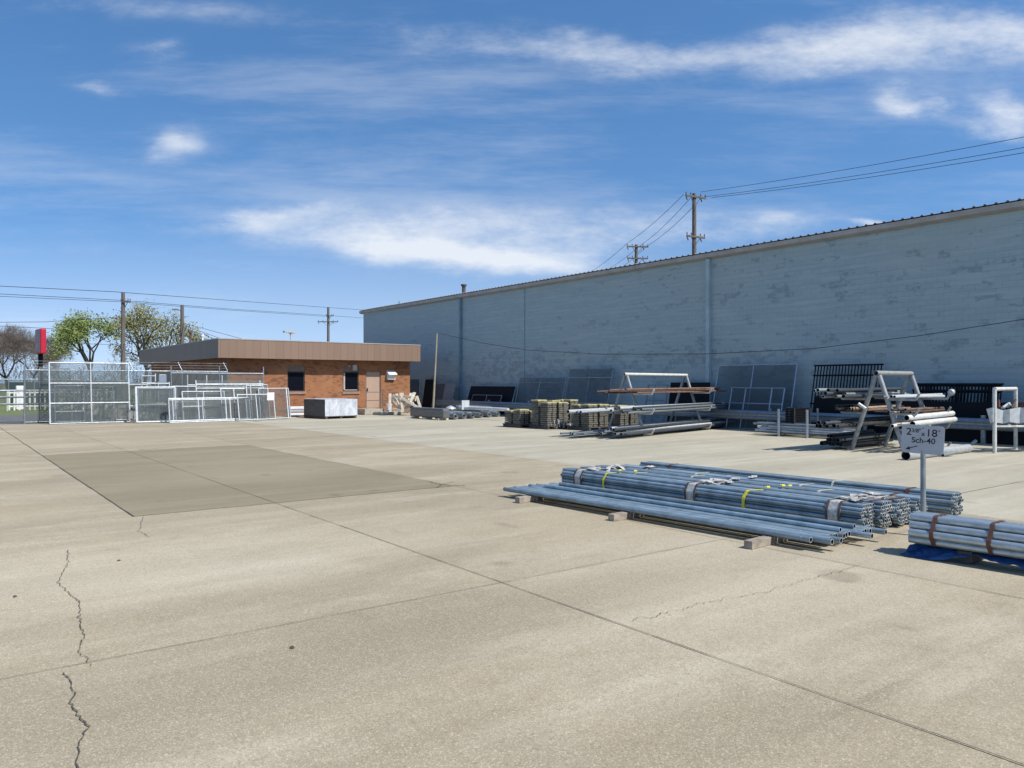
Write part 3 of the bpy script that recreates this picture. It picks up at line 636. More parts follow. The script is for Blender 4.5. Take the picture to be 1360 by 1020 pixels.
q.add(a, [tuple(range(L))]); q.add(c, [tuple(range(L - 1, -1, -1))]); q.add(a + c, [(i, L + i, L + (i + 1) % L, (i + 1) % L) for i in range(L)])
q.build('panel', M['signwhite'], sg)
q = MB()
for yy in (.14, -.155): q.tube(SC + ry * yy + nrm * .004, SC + ry * yy + nrm * .010, .007, 8)
q.build('bolt', M['ink'], sg)
def text(s, size, x, y, name='lettering', mat='ink', parent=None, C0=None, ax=None, ay=None, nz=None, bold=0.0):
    cu = bpy.data.curves.new('text', 'FONT'); cu.body = s; cu.size = size; cu.align_x = 'CENTER'; cu.align_y = 'CENTER'; cu.offset = bold
    ob = bpy.data.objects.new('text', cu); COL.objects.link(ob)
    dg = bpy.context.evaluated_depsgraph_get(); me = bpy.data.meshes.new_from_object(ob.evaluated_get(dg)); bpy.data.objects.remove(ob)
    q = MB(); q.add([C0 + ax * (x + v.co.x) + ay * (y + v.co.y) + nz * .0065 for v in me.vertices], [tuple(p.vertices) for p in me.polygons])
    bpy.data.meshes.remove(me)
    return q.build(name, M[mat], parent)
kw = dict(parent=sg, C0=SC, ax=rx, ay=ry, nz=nrm)
text('2', .125, -.155, .085, bold=.0012, **kw); text('3/8"', .066, -.075, .103, bold=.0008, **kw); text('x', .085, .005, .07, bold=.001, **kw)
text('18', .13, .097, .083, bold=.0008, **kw); text("'", .09, .178, .095, bold=.001, **kw); text('Sch-40', .098, .01, -.015, bold=.0012, **kw)
q = MB(); pa = SC + rx * -.055 + ry * -.085 + nrm * .0065; pb = SC + rx * -.16 + ry * -.125 + nrm * .0065; d = (pb - pa).normalized(); pn = nrm.cross(d)
q.quad(pa - pn * .005, pa + pn * .005, pb + pn * .005, pb - pn * .005); q.add([pb + d * .03, pb - d * .024 + pn * .022, pb - d * .024 - pn * .022], [(0, 1, 2)]); q.build('arrow', M['ink'], sg)

# ---------------------------------------------------------------- A-frame racks
def a_rack(label, A1, ax, L, hgt, half, arm_z, arm_len, mat, over=.12, r=.055, back=1.2):
    wv = Vector((ax.y, -ax.x, 0)); root = thing('pipe_rack', label, 'rack', A1 + ax * (L / 2))
    q = MB(); q.hollow(A1 - ax * over + Z * hgt, A1 + ax * (L + over) + Z * hgt, r * 1.1, .12, 14); q.build('top_bar', M[mat], root)
    for t_ in (0, L):
        for s in (-1, 1):
            q = MB(); q.hollow(A1 + ax * t_ + wv * s * half, A1 + ax * t_ + wv * s * .05 + Z * (hgt - r), r, .12, 12); q.build('leg', M['rackgrey'], root)  # on the left rack this grey stands for shade on white legs
        for z in arm_z:
            for s in ((-1, 1) if z < back else (1,)):
                q = MB(); o0 = half * (1 - z / hgt); a = A1 + ax * t_ + wv * s * o0 + Z * z; c = A1 + ax * t_ + wv * s * arm_len + Z * (z + .0)
                q.bar(a, c, .06, .06); q.bar(c, c + wv * s * .10 + Z * .17, .05, .05); q.build('arm', M[mat], root)
    return root, wv
def pile(A1, ax, wv, w0, w1, z0, nrow, layers, r, e0, e1, mats, label, group, je=.3, cat='pipe', name='steel_pipe', ja=.02, solid=False, n=10):
    for l in range(layers):
        c = max(1, nrow - l * random.choice((1, 2)))
        for i in range(c):
            rr = r * random.uniform(.7, 1.2); x = w0 + (w1 - w0) * ((i + .5 + .25 * (l % 2)) / max(nrow, 1)); z = z0 + rr + l * r * 1.75
            b0 = e0 + random.uniform(-je, je); b1 = e1 + random.uniform(-je, je); j = random.uniform(-ja, ja)
            pipe(A1 + ax * b0 + wv * (x - j) + Z * z, A1 + ax * b1 + wv * (x + j) + Z * (z + random.uniform(-.6, .6) * r), rr, random.choice(mats), label, cat, group, name=name, solid=solid, n=n)
AX1 = Vector((.632, .775, 0)).normalized(); R1 = Vector((4.16, 28.1, 0))
rk, W1 = a_rack('A-frame pipe rack with three shelf levels left of the big downspout', R1, AX1, 4.75, 2.22, .78, (.08, .80, 1.50), 1.05, 'rackwhite', .12, .055)
pile(R1, AX1, W1, .28, 1.02, 1.54, 11, 3, .030, -1.2, 5.9, ['rust'], 'thin rusty pipe on the top shelf of the left pipe rack', 'rusty pipes on the top shelf', 1.0, ja=.10)
pile(R1, AX1, W1, .4, 1.0, 1.60, 5, 1, .028, -2.2, 5.4, ['rust', 'rust', 'rust', 'galv_dull'], 'thin rusty pipe on the top shelf of the left pipe rack', 'rusty pipes on the top shelf', .8, ja=.2)
pile(R1, AX1, W1, .45, 1.03, .84, 8, 3, .044, -1.2, 6.9, ['galv', 'galv_dull', 'pipe_dark', 'galv_dull', 'galv_pale'], 'grey pipe on the middle shelf, front side of the left rack', 'grey pipes on the middle shelf', .8, ja=.06)
pile(R1, AX1, W1, -1.0, -.5, .84, 5, 1, .055, -2.0, 5.0, ['galv_dull', 'galv_pale'], 'thicker grey pipe on the middle shelf, rear side of the left rack', 'thicker pipes on the rear middle shelf', .6)
pile(R1, AX1, W1, .2, 1.06, .125, 10, 3, .047, -1.75, 7.6, ['galv', 'galv_pale', 'galv_dull', 'galv_dull', 'pipe_dark'], 'grey pipe at ground level on the front of the left rack', 'grey pipes at the foot of the left rack', .6, ja=.08)
pile(R1, AX1, W1, -1.0, -.25, .125, 7, 1, .042, -2.6, 4.5, ['galv_dull', 'black_pipe', 'galv'], 'dark ended pipe at ground level on the rear of the left rack', 'pipes behind the foot of the left rack', .4)
f1, f2 = P(1131, 597), P(1175, 592); AX2 = (f2 - f1); L2 = AX2.length; AX2.normalize(); W2_ = Vector((AX2.y, -AX2.x, 0)); R2 = f1 + W2_ * .74
rk, W2 = a_rack('A-frame pipe rack with short bay beside the white pipe size sign', R2, AX2, L2, 2.18, .74, (.06, .62, 1.05, 1.45), 1.02, 'rackgrey', .1, .065, 9)
pile(R2, AX2, W2, -.98, -.36, 1.49, 8, 3, .047, -1.2, 2.8, ['green_pipe', 'white_pipe', 'galv_dull', 'green_pipe', 'green_pipe', 'galv_dull', 'pipe_dark'], 'pale green and white pipe on the top shelf of the right rack', 'pale pipes on the top shelf', .5, ja=.04, name='coated_pipe')
pile(R2, AX2, W2, .2, .6, 1.49, 3, 1, .045, -.1, 3.3, ['galv_pale', 'galv'], 'grey pipe on the top front arms of the right rack', 'grey pipes on the top front arms', .35)
pile(R2, AX2, W2, -.98, -.42, 1.09, 9, 3, .034, -.2, 2.7, ['rust', 'black_pipe', 'black_pipe', 'pipe_dark', 'wood'], 'short dark offcut on the third level of the right rack', 'dark offcuts on the right rack', .4, ja=.10)
pile(R2, AX2, W2, .36, .9, 1.09, 6, 2, .03, -.2, 2.2, ['rust', 'black_pipe', 'pipe_dark', 'wood'], 'short dark offcut on the front arms of the right rack', 'dark offcuts on the front arms', .4, ja=.1)
pile(R2, AX2, W2, -1.03, -.56, .66, 5, 2, .055, -1.3, 2.6, ['black_pipe', 'pipe_dark', 'black_pipe'], 'black pipe on the second level, rear side of the right rack', 'black pipes on the right rack', .3)
pile(R2, AX2, W2, -1.45, -.80, .10, 6, 3, .062, -.25, 2.6, ['pipe_dark', 'black_pipe', 'pipe_dark'], 'dark grey pipe lying at the foot of the right rack', 'dark pipes at the foot of the right rack', .25)
# cap on one pipe, big white pipes and loose pieces right of the rack
for (a, c, za, zb, r, lab) in (((1204, 555), (1265, 549), .78, .78, .075, 'big white pipe, upper of the two resting on the right rack arms'), ((1212, 563), (1268, 557), .62, .62, .075, 'big white pipe with a yellowed patch, lower of the two on the right rack arms')):
    p0 = PD(a[0], a[1], 20.6); p1 = PD(c[0], c[1], 22.2); pipe(p0, p1, r, 'white_pipe', lab, 'pipe', None, name='large_pipe', t=.08, n=16)
p0 = PD(1185, 566, 20.6); p1 = PD(1207, 561, 21.4); pipe(p0, p1, .05, 'white_pipe', 'short white pipe stub poking out below the two big white pipes', 'pipe', None, name='pipe_stub')
p0 = P(1203, 606, .1); p0.z = .115; p1 = P(1286, 596, .1); p1.z = .115; pipe(p0, p1, .115, 'galv_pale', 'large open pipe lying on the ground behind the pipe size sign', 'pipe', None, name='large_pipe', t=.07, n=18)
a = P(1252, 607); pipe(a + Z * .05, a + V * .5 + U * -.06 + Z * .08, .045, 'galv_dull', 'short pipe offcut lying on the ground by the large open pipe', 'pipe', None, name='pipe_stub')
a = P(1279, 601); pipe(a + Z * .05, a + V * .55 + U * -.1 + Z * .3, .045, 'galv_dull', 'tilted pipe offcut near the guardrail behind the sign', 'pipe', None, name='pipe_stub')
a = PD(1140, 536, 21.5); pipe(a, a + Vector((.16, -.1, -.14)), .045, 'white_pipe', 'short white pipe stub sticking out of the right rack', 'pipe', None, name='pipe_stub')
a = PD(1262, 521, 22.1); q = MB(); q.tube(a, a + AX2 * .1, .07, 12, .10); q.tube(a + AX2 * .1, a + AX2 * .18, .10, 12, .05)
tag(q.build('round_cap', M['galv_pale']), 'round pale cap on the pipe end right of the rack', 'pipe cap')

# stake rack
s1, s2 = P(1034, 579.8), P(1072, 582); b1, b2 = P(1048, 576), P(1086, 578)
sr = thing('stake_rack', 'low stake rack of four upright posts holding grey pipes', 'rack', (s1 + b2) / 2)
for p in (s1, s2, b1, b2):
    q = MB(); q.tube(p, p + Z * .98, .045, 10); q.build('post', M['galv'], sr)
for p, q2 in ((s1, b1), (s2, b2)):
    q = MB(); q.bar(p + Z * .1, q2 + Z * .1, .06, .06); q.build('cross_beam', M['galv_dull'], sr)
d = (s2 - s1).normalized(); wv = (b1 - s1); lw = wv.length; wv.normalize()
pile(s1, d, wv, .1, lw - .05, .14, 8, 4, .045, -.75, 2.5, ['galv', 'galv_pale', 'galv', 'galv_dull'], 'grey pipe lying between the posts of the stake rack', 'grey pipes in the stake rack', .35, ja=.08)
c = (s1 + s2 + b1 + b2) / 4 + Z * .48; q = thing('slatted_crate', 'black slatted crate sitting on the pipes between the stake rack posts', 'crate', c, PHI)
for k in range(6):
    w = MB(); w.box(c + Z * (.05 + k * .088), 1.02, .34, .07); w.build('slat', M['black'], q)
w = MB()
for sx_ in (-.48, .48):
    for sy_ in (-.15, .15): w.box(c + V * sx_ + U * sy_ + Z * .27, .06, .06, .53)
w.build('corner_post', M['black_pipe'], q)
# cage stand at the right edge
c1, c2 = P(1321, 602), P(1349, 597); c3, c4 = c1 + Vector((1.5, .1, 0)), c2 + Vector((1.5, .1, 0))
cg = thing('scrap_stand', 'pale pipe stand loaded with scrap at the right edge', 'rack', (c1 + c2) / 2)
for p in (c1, c2, c3, c4): q = MB(); q.tube(p, p + Z * (1.74 if p in (c1, c2) else 1.7), .05, 10); q.build('post', M['rackwhite'], cg)
q = MB(); q.tube(c1 + Z * 1.74, c2 + Z * 1.74, .055, 10); q.build('top_bar', M['rackwhite'], cg)
q = MB()
for a, c in ((c1, c3), (c2, c4), (c1, c2)): q.tube(a + Z * .72, c + Z * .72, .035, 8)
q.build('shelf_frame', M['rackgrey'], cg)
dd = Vector((1, .06, 0)).normalized(); bb = (c2 - c1).normalized()
for k in range(3):
    q = MB(); o = c1 - dd * (.28 - .1 * k) + bb * (.05 + .3 * k) + Z * .78; n_ = 9
    top = [o + dd * (i * .24) + Z * (.42 + .05 * math.sin(i * 2.1 + k)) + bb * (.09 * (-1) ** i) for i in range(n_)]; bot = [o + dd * (i * .24 + (.12 if i == 0 else 0)) + Z * (.02 + .05 * (i % 2)) + bb * (.09 * (-1) ** i) for i in range(n_)]
    q.add(top + bot, [(i, i + 1, n_ + i + 1, n_ + i) for i in range(n_ - 1)]); o_ = tag(q.build('folded_sheet', M['galv_pale' if k == 0 else 'galv']), 'zigzag folded grey metal sheet loaded on the scrap stand', 'metal sheet', 'folded metal sheets on the scrap stand'); o_.modifiers.new('thick', 'SOLIDIFY').thickness = .012
a = c1.lerp(c2, .6) + dd * .45 + Z * 1.24; q = MB(); q.bar(a, a + dd * 2.2, .3, .26); tag(q.build('red_beam', M['redsteel']), 'dark red steel beam on top of the scrap stand', 'beam')
for k in range(4):
    a = c1 + dd * (.05 + .12 * k) + bb * .2 + Z * 1.24; q = MB(); q.tube(a, a + Vector((random.uniform(-.15, .2), random.uniform(-.1, .1), random.uniform(.08, .3))), random.uniform(.02, .06), 8)
    tag(q.build('scrap_piece', M[('redsteel', 'galv_pale', 'galv', 'rust')[k]]), ('small red scrap piece on the stand beside the post', 'bright bent metal scrap sticking up from the stand', 'grey tube scrap on the scrap stand', 'rusty tube scrap next to the dark red beam')[k], 'scrap')

# ---------------------------------------------------------------- guardrail
gv_ = 26.0; ua = vu(PV(580, gv_))[1]; ub = -4.0
gr_ = thing('guardrail', 'long galvanized guardrail running in front of the blue warehouse wall', 'guardrail', Y(gv_, (ua + ub) / 2), PHI)
prof = [(0, .80), (-.05, .77), (-.085, .71), (-.03, .65), (-.03, .60), (-.085, .54), (-.05, .48), (0, .45)]
q = MB(); K = len(prof)
for off in (0, .006):
    pass
A = [Y(gv_ + a, ub, z) for a, z in prof]; B = [Y(gv_ + a, ua, z) for a, z in prof]
q.add(A + B, [(i, i + 1, K + i + 1, K + i) for i in range(K - 1)]); o = q.build('rail_beam', M['galv'], gr_); o.modifiers.new('thick', 'SOLIDIFY').thickness = .008
u = vu(PV(1304, gv_))[1] - 4 * 3.8
while u < ua:
    if u > ub:
        q = MB(); q.tube(Y(gv_ + .1, u, 0), Y(gv_ + .1, u, .9), .075, 10); q.build('post', M['galv_dull'], gr_)
    u += 3.8

# ---------------------------------------------------------------- leaning frames and panels
def lean_frame(name, label, cat, A, B, h, lean, stiles, rails, mat, fabric=None, r=.03, back=None, group=None, fab_t=(0, 1), solid=None, pickets=0, fin=False, over=0.0):
    A = Vector(A); B = Vector(B); e = B - A; bk = back if back is not None else Vector((-e.y, e.x, 0)).normalized()
    up = Z * math.cos(lean) + bk * math.sin(lean); nr = e.normalized().cross(up)
    root = thing(name, label, cat, (A + B) / 2, 0, group)
    pt = lambda s, t_: A + e * s + up * (h * t_) + Z * r
    if solid:
        q = MB(); q.box(A + e * .5 + up * h / 2, e.length, .05, h, e.normalized(), nr, up); q.build('sheet', M[solid], root)
    for s in stiles:
        q = MB(); q.tube(pt(s, 0), pt(s, 1 + over), r, 8); q.build('stile', M[mat], root)
    for t_ in rails:
        q = MB()
        if isinstance(t_, tuple): q.tube(pt(t_[1], t_[0]), pt(t_[2], t_[0]), r * .95, 8)
        else: q.tube(pt(0, t_), pt(1, t_), r * .95, 8)
        q.build('rail', M[mat], root)
    if fabric:
        q = MB(); q.quad(pt(0, fab_t[0]), pt(1, fab_t[0]), pt(1, fab_t[1]), pt(0, fab_t[1])); q.build('wire_mesh', M[fabric], root)
    if pickets:
        for i in range(pickets):
            q = MB(); s = (i + .5) / pickets; q.bar(pt(s, 0), pt(s, 1 + (.03 if fin else 0)), .034, .034, bk); q.build('picket', M[mat], root)
    return root
def wall_item(name, label, cat, pl, pr, ytop, v, lean, **kw):
    A = PV(pl, v); B = PV(pr, v); h = ZA(ytop, A.y + .4) / math.cos(R(lean))
    return lean_frame(name, label, cat, A, B, h, R(lean), kw.pop('stiles', ()), kw.pop('rails', ()), kw.pop('mat', 'galv'), back=V, **kw)
wall_item('black_sheet', 'narrow black door panel leaning on the warehouse by the thin pole', 'panel', 560, 571.5, 504, 27.2, 9, solid='black')
wall_item('grey_panel', 'dark grey sheet panel leaning on the warehouse, left of the pale grey one', 'panel', 572, 588, 510, 26.9, 12, solid='sheet_grey')
wall_item('light_panel', 'pale grey door panel leaning beside the thin downspout', 'panel', 585, 598, 509, 26.5, 12, solid='sheet_light')
wall_item('black_mesh_gate', 'wide black mesh gate leaning on the warehouse wall', 'gate', 616, 676, 513, 26.8, 18, stiles=(0, 1), rails=(0, 1), fabric='link_black', mat='galv_dull', solid='black')
wall_item('small_black_gate', 'small black gate leaning in front of the wide black mesh gate', 'gate', 622, 660, 525, 26.45, 18, stiles=(0, .5, 1), rails=(0, 1), mat='galv_dull', solid='black')
wall_item('chain_link_gate', 'galvanized mesh gate against the wall, third from the thin downspout', 'gate', 681, 742, 502, 26.7, 14, stiles=(0, .47, 1), rails=(0, .86, 1), fabric='link_dense', mat='galv_dull')
wall_item('chain_link_gate', 'taller galvanized mesh gate against the wall behind the board pallets', 'gate', 746, 803, 491.5, 26.7, 13, stiles=(0, .5, 1), rails=(0, .33, .83, 1), fabric='link_dense', mat='galv_dull')
wall_item('ladder_frame', 'narrow ladder like frame on the wall behind the left rack', 'frame', 855, 881, 512, 26.7, 10, stiles=(0, .35, 1), rails=(.25, .6, 1), mat='galv_dull')
wall_item('black_board', 'black board leaning on the wall left of the big downspout', 'panel', 886, 938, 508, 27.1, 8, solid='black')
wall_item('lattice_panel', 'low grey lattice panel behind the foot of the left rack', 'panel', 896, 938, 552, 26.4, 10, stiles=(0, 1), rails=(0, 1), mat='galv', fabric='link_dense')
wall_item('chain_link_gate', 'large mesh gate against the wall just right of the big downspout', 'gate', 943, 1047, 486.5, 26.8, 13, stiles=(0, .47, 1), rails=(0, .28, 1), fabric='link_dense', mat='galv')
wall_item('chain_link_gate', 'lower mesh gate leaning in front of the large gate by the downspout', 'gate', 962, 1034, 516, 26.45, 14, stiles=(.03, .3, .78, 1), rails=(0, .62, 1), fabric='link_dense', mat='galv')
wall_item('picket_barrier', 'black metal picket fence panel leaning on the wall left of the right rack', 'fence panel', 1071, 1163, 486, 26.8, 12, rails=(.04, .42, .84, .99), mat='black', pickets=22, r=.034)
wall_item('picket_barrier', 'lower black picket fence panel leaning on the wall right of the right rack', 'fence panel', 1205, 1326, 511, 26.6, 12, rails=(.04, .88, .995), mat='black', pickets=26, r=.034)
wall_item('picket_barrier', 'second black picket panel stacked tight behind the lower one on the right', 'fence panel', 1213, 1322, 513, 26.75, 12, rails=(.04, .88, .995), mat='black', pickets=26, r=.034)
wall_item('black_sheet', 'low black sheet stack leaning under the black picket panels, right part', 'panel', 1190, 1400, 532, 26.45, 10, solid='black')
wall_item('black_sheet', 'low black sheet stack leaning behind the stake rack and right rack', 'panel', 1078, 1185, 526, 26.45, 10, solid='black')

# ---------------------------------------------------------------- left: gates, fence
def gate(pa, pb, ytop, lean, stiles, rails, label, mat='galv_pale', fabric='link', r=.03, name='chain_link_gate', cat='gate', **kw):
    A = P(*pa); B = P(*pb); h = ZA(ytop, A.y + .3) / math.cos(R(lean))
    return lean_frame(name, label, cat, A, B, h, R(lean), stiles, rails, mat, fabric, r, back=U, **kw)
gate((66.5, 563.8), (172.5, 561), 482.5, 8, (0, .51, 1), (0, .33, .66, 1), 'tallest white framed mesh gate with three rows, at the far left', r=.034)
gate((73.5, 562.4), (113, 561.4), 513.5, 6, (0, 1), (.02, .3, 1), 'small mesh gate standing behind the left part of the tallest gate', 'galv')
gate((113, 561), (150, 560.2), 515, 4, (0, .55, 1), (0, .55, 1), 'mesh gate behind the middle post of the tallest gate', 'galv_dull')
gate((97, 560.3), (169, 558.9), 505, 6, (.02, .1, .82, 1), (.02, .5, .97), 'mesh gate behind the right part of the tallest gate', 'galv')
gate((52.5, 561.5), (93, 560.5), 490, 2, (0, 1), (0, 1), 'dense grey mesh panel at the left end of the stored gates', 'galv_dull', 'link_dense')
gate((181.5, 562.2), (234, 561), 515.5, 9, (0, .02, 1), (.01, 1), 'double framed mesh gate second from the left in the front row', r=.038)
gate((185, 561), (236, 559.8), 517, 9, (0, 1), (.01, .5, 1), 'mesh gate stacked right behind the second front gate', 'galv')
gate((189, 560), (207, 559.6), 497, 3, (0, 1), (.4, .8, .95), 'tall narrow gate frame sticking up behind the second front gate', 'galv_pale', None)
gate((172, 559.5), (200, 559), 503, 3, (0, 1), (.35, .85), 'tall gate frame between the tallest gate and the second front gate', 'galv_pale', None)
gate((212, 559.8), (221, 559.5), 499, 2, (0, 1), (1,), 'narrow upright stack of grey steel strips among the gates', 'galv', None, solid='galv', name='steel_strips', cat='steel strips')
gate((225.5, 562.2), (333, 558.6), 530.4, 13, (0, .045, .35, .40, .69, .745, .955, 1), (0, .06, .94, 1), 'long low mesh gate with three bays, nearest in the front row', r=.034)
gate((232, 560.6), (262, 560), 514, 8, (0, 1), (.02, .55, 1), 'mesh gate behind the left bay of the long low gate', 'galv_pale')
gate((263, 560), (353, 557.4), 506, 12, (0, .95), (.02, .8, .9), 'mesh gate with posts poking above its rail behind the long low gate', 'galv_pale', r=.034)
gate((268, 559.4), (358, 556.8), 512, 12, (.03, .5, 1), (.02, 1), 'flat topped mesh gate, third layer behind the long low gate', 'galv')
gate((228, 558.6), (351, 555.9), 487, 3, (0, .51, 1), (.02, .62, .87), 'tall fence panel with three posts in front of the office corner', 'galv', fab_t=(0, .87))
gate((250, 558.8), (296, 557.8), 499, 4, (0, .55, 1), (.78,), 'short posted frame in the middle of the stored gates', 'galv_pale', None)
gate((330, 558.4), (352, 557.8), 513, 12, (0, .25, 1), (.02, 1), 'narrow mesh gate leaning at the right end before the bricks', 'galv_pale')
gate((244, 560.8), (300, 559.2), 521, 13, (0, .5, 1), (.02, .5, 1), 'short mesh gate with a mid rail behind the first bay of the long low gate')
gate((296, 559.4), (346, 557.8), 517, 14, (0, .34, .68, 1), (.02, 1), 'mesh gate with two inner posts behind the last bay of the long low gate')
gate((318, 559.6), (366, 557.6), 524, 15, (0, .5, 1), (.02, .97), 'low mesh gate sticking out past the end of the long low gate')
gate((196, 560.5), (226, 559.8), 508, 5, (0, .5, 1), (.02, .45, .96), 'narrow mesh gate between the second front gate and the long low gate')
rt = gate((346.5, 558.2), (386, 556.4), 516.8, 13, (0, .3, .93, 1), (.02, 1), 'rightmost stored gate with a white square plate wired on', 'galv_pale')
p = PD(359.5, 526.5, 37.4); q = MB(); q.box(p, .36, .02, .38, V, U, Z); bevel(q.build('white_plate', M['white'], rt), .03)
# perimeter chain link fence with barbed wire arms
fu = 42.0; v0 = vu(P(33.5, 563.5))[0]; v1 = 12.6; fz = 2.55
fn = thing('chain_link_fence', 'perimeter chain link fence with barbed wire arms beside the office', 'fence', Y((v0 + v1) / 2, fu), PHI)
nps = 5
for i in range(nps):
    v = v0 + (v1 - v0) * i / (nps - 1); q = MB(); q.tube(Y(v, fu, 0), Y(v, fu, fz + (.35 if i == 0 else 0)), .045 if i == 0 else .03, 8); q.build('post', M['galv_dull'] if i == 0 else M['galv'], fn)
    if i: q = MB(); q.tube(Y(v, fu, fz), Y(v - .15, fu + .2, fz + .42), .02, 6); q.build('barb_arm', M['galv'], fn)
for z in (fz - .05, .08): q = MB(); q.tube(Y(v0, fu, z), Y(v1, fu, z), .024, 8); q.build('rail', M['galv'], fn)
q = MB(); q.quad(Y(v0, fu, .05), Y(v1, fu, .05), Y(v1, fu, fz - .05), Y(v0, fu, fz - .05)); q.build('wire_mesh', M['link'], fn)
for k in range(3): q = MB(); q.tube(Y(v0, fu + .05 + .06 * k, fz + .12 + .13 * k), Y(v1, fu + .05 + .06 * k, fz + .12 + .13 * k), .006, 4); q.build('barbed_wire', M['galv_dull'], fn)
# three rail pipe barrier across the entrance
bu = 44.0; rb_ = thing('rail_barrier', 'grey three rail pipe barrier across the yard entrance', 'barrier', Y(0, bu), PHI)
for z in (.88, 1.22, 1.53): q = MB(); q.tube(Y(-9, bu, z), Y(7.2, bu, z), .045, 8); q.build('rail', M['galv_dull'], rb_)
for v in (-8.5, -3.2, 7.0): q = MB(); q.tube(Y(v, bu, -.02), Y(v, bu, 1.62), .05, 8); q.build('post', M['galv_dull'], rb_)
# picket fence, cabinet, green screen fence beyond the road
pu = 63.0; va = vu(PU(11, pu))[0]; vb = va + 6.5
pf = thing('picket_fence', 'short white picket fence on the grass across the road', 'fence', Y((va + vb) / 2, pu, -.06), PHI)
q = MB(); v = va
for z in (.28, 1.22): q.bar(Y(va, pu + .04, z), Y(vb, pu + .04, z), .05, .1)
q.build('rail', M['picket'], pf)
while v < vb:
    q = MB(); q.vbox(v, v + .11, pu - .03, pu, .0, 1.3); q.build('picket', M['picket'], pf); v += .30
for v in (va, va + 3.2, vb): q = MB(); q.vbox(v - .08, v + .08, pu + .07, pu + .22, -.05, 1.32); q.build('post', M['picket'], pf)
p = PU(27, 66.0); q = MB(); q.vbox(vu(p)[0] - .28, vu(p)[0] + .28, 65.7, 66.3, -.05, 1.68); tag(bevel(q.build('utility_cabinet', M['white']), .06), 'white cabinet top showing above the white picket fence', 'cabinet')
su = 80.0; va = vu(PU(-60, su))[0]; vb = vu(PU(110, su))[0]
sf = thing('screen_fence', 'dark green screened fence behind the grass at far left', 'fence', Y((va + vb) / 2, su, -.06), PHI)
q = MB(); x0 = vu(PU(11, su))[0]; q.vbox(x0, x0 + 9, su - .02, su, 0.1, 1.95); q.build('screen', M['screen'], sf)
q = MB(); q.quad(Y(va, su + .02, 0), Y(vb, su + .02, 0), Y(vb, su + .02, 2.2), Y(va, su + .02, 2.2)); q.build('wire_mesh', M['link'], sf)
q = MB(); q.tube(Y(va, su, 2.2), Y(vb, su, 2.2), .035, 6); q.build('rail', M['galv'], sf)
for i in range(6): v = va + (vb - va) * i / 5; q = MB(); q.tube(Y(v, su, -.06), Y(v, su, 2.3), .045, 6); q.build('post', M['galv'], sf)
# red pylon sign
p = Vector(((54 - 680) / F * 60, 60, -.06)); rs = thing('pylon_sign', 'red cabinet sign on a black post beyond the fence', 'sign', p)
za, zb = ZA(470, 60), ZA(437, 60); zc = (za + zb) / 2
fx = Vector((.42, .907, 0)); fy = Vector((.907, -.42, 0))
fdir = Vector((-.80, .55, 0)).normalized(); q = MB()
wd = 1.75; tk = .42; ax = Vector((.23, -.973, 0)); ay = Vector((.973, .23, 0))
ax = Vector((-.696, .718, 0)); ay = Vector((.718, .696, 0))
q.box(p + Z * (zc + .06), 1.75, .40, zb - za, ax, ay, Z); o = bevel(q.build('cabinet', M['red'], rs), .08, 3)
q = MB(); q.box(p + Z * (zc + .06) - ay * .205, 1.5, .02, (zb - za) * .86, ax, ay, Z); q.build('face_panel', simple('faded_sign_face', (.30, .06, .07), (.34, .16, .15), .4, 0, 2), rs)
q = MB(); q.tube(p, p + Z * (za + .1), .16, 12); q.build('post', M['black'], rs)

# ---------------------------------------------------------------- clutter between office and racks
# wrapped pallet and white pipes left of it
c = P(440, 556.5) + U * .75; c = P(446, 556.8) + U * .8
wp = thing('wrapped_pallet', 'pallet load wrapped in clear film standing before the office wall', 'pallet', c, PHI + .12)
ex = Vector((math.cos(PHI + .12), math.sin(PHI + .12), 0)); ey = Vector((-ex.y, ex.x, 0))
A0 = P(436, 557) 
def ldq(a, b_, c_, d_, z0, z1, mi): 
    pass
q = MB(); W_, D_ = 1.95, 2.25; o0 = P(431.5, 556.8)
c0 = o0 + ex * W_ / 2 + ey * D_ / 2
q.box(c0 + Z * .58, W_ * .985, D_ * .985, .86, ex, ey, Z, 0); q.build('panel_stack', M['bundlegrey'], wp)
q = MB(); nx = 26
fr_ = [o0 - ey * .02 + ex * (W_ * i / nx) + ey * random.uniform(-.02, .015) for i in range(nx + 1)]
for (z0, z1) in ((.15, .6), (.6, 1.03)):
    q.add([p + Z * z0 + ey * random.uniform(-.02, .02) for p in fr_] + [p + Z * z1 for p in fr_], [(i, i + 1, nx + 2 + i, nx + 1 + i) for i in range(nx)])
tp = [(p + Z * 1.03, p + Z * (1.035 + random.uniform(0, .03)) + ey * D_ * 1.0) for p in fr_]
q.add([a for a, _ in tp] + [b_ for _, b_ in tp], [(i, i + 1, nx + 2 + i, nx + 1 + i) for i in range(nx)])
q.box(o0 + ex * (W_ + .01) + ey * D_ / 2 + Z * .6, .02, D_, .9, ex, ey, Z)
o = q.build('stretch_film', M['film'], wp); o.modifiers.new('thick', 'SOLIDIFY').thickness = .004
q = MB()
for k in range(3): q.box(c0 + ex * (k - 1) * W_ * .45 + Z * .05, .12, D_, .1, ex, ey, Z)
q.box(c0 + Z * .125, W_, D_, .04, ex, ey, Z); q.build('pallet_base', M['pallet'], wp)
for k, lab in enumerate(('lowest white boards of the stack left of the wrapped pallet', 'middle white boards of the stack left of the wrapped pallet', 'topmost white boards of the stack left of the wrapped pallet')):
    a = P(388, 554) + U * .2; q = MB()
    for i in range(4): q.box(a + V * 1.1 + U * (i * .2) + Z * (.16 + k * .17), 2.3, .17, .13)
    tag(bevel(q.build('board_stack', M['white'] if k != 1 else M['galv_pale']), .01), lab, 'boards')
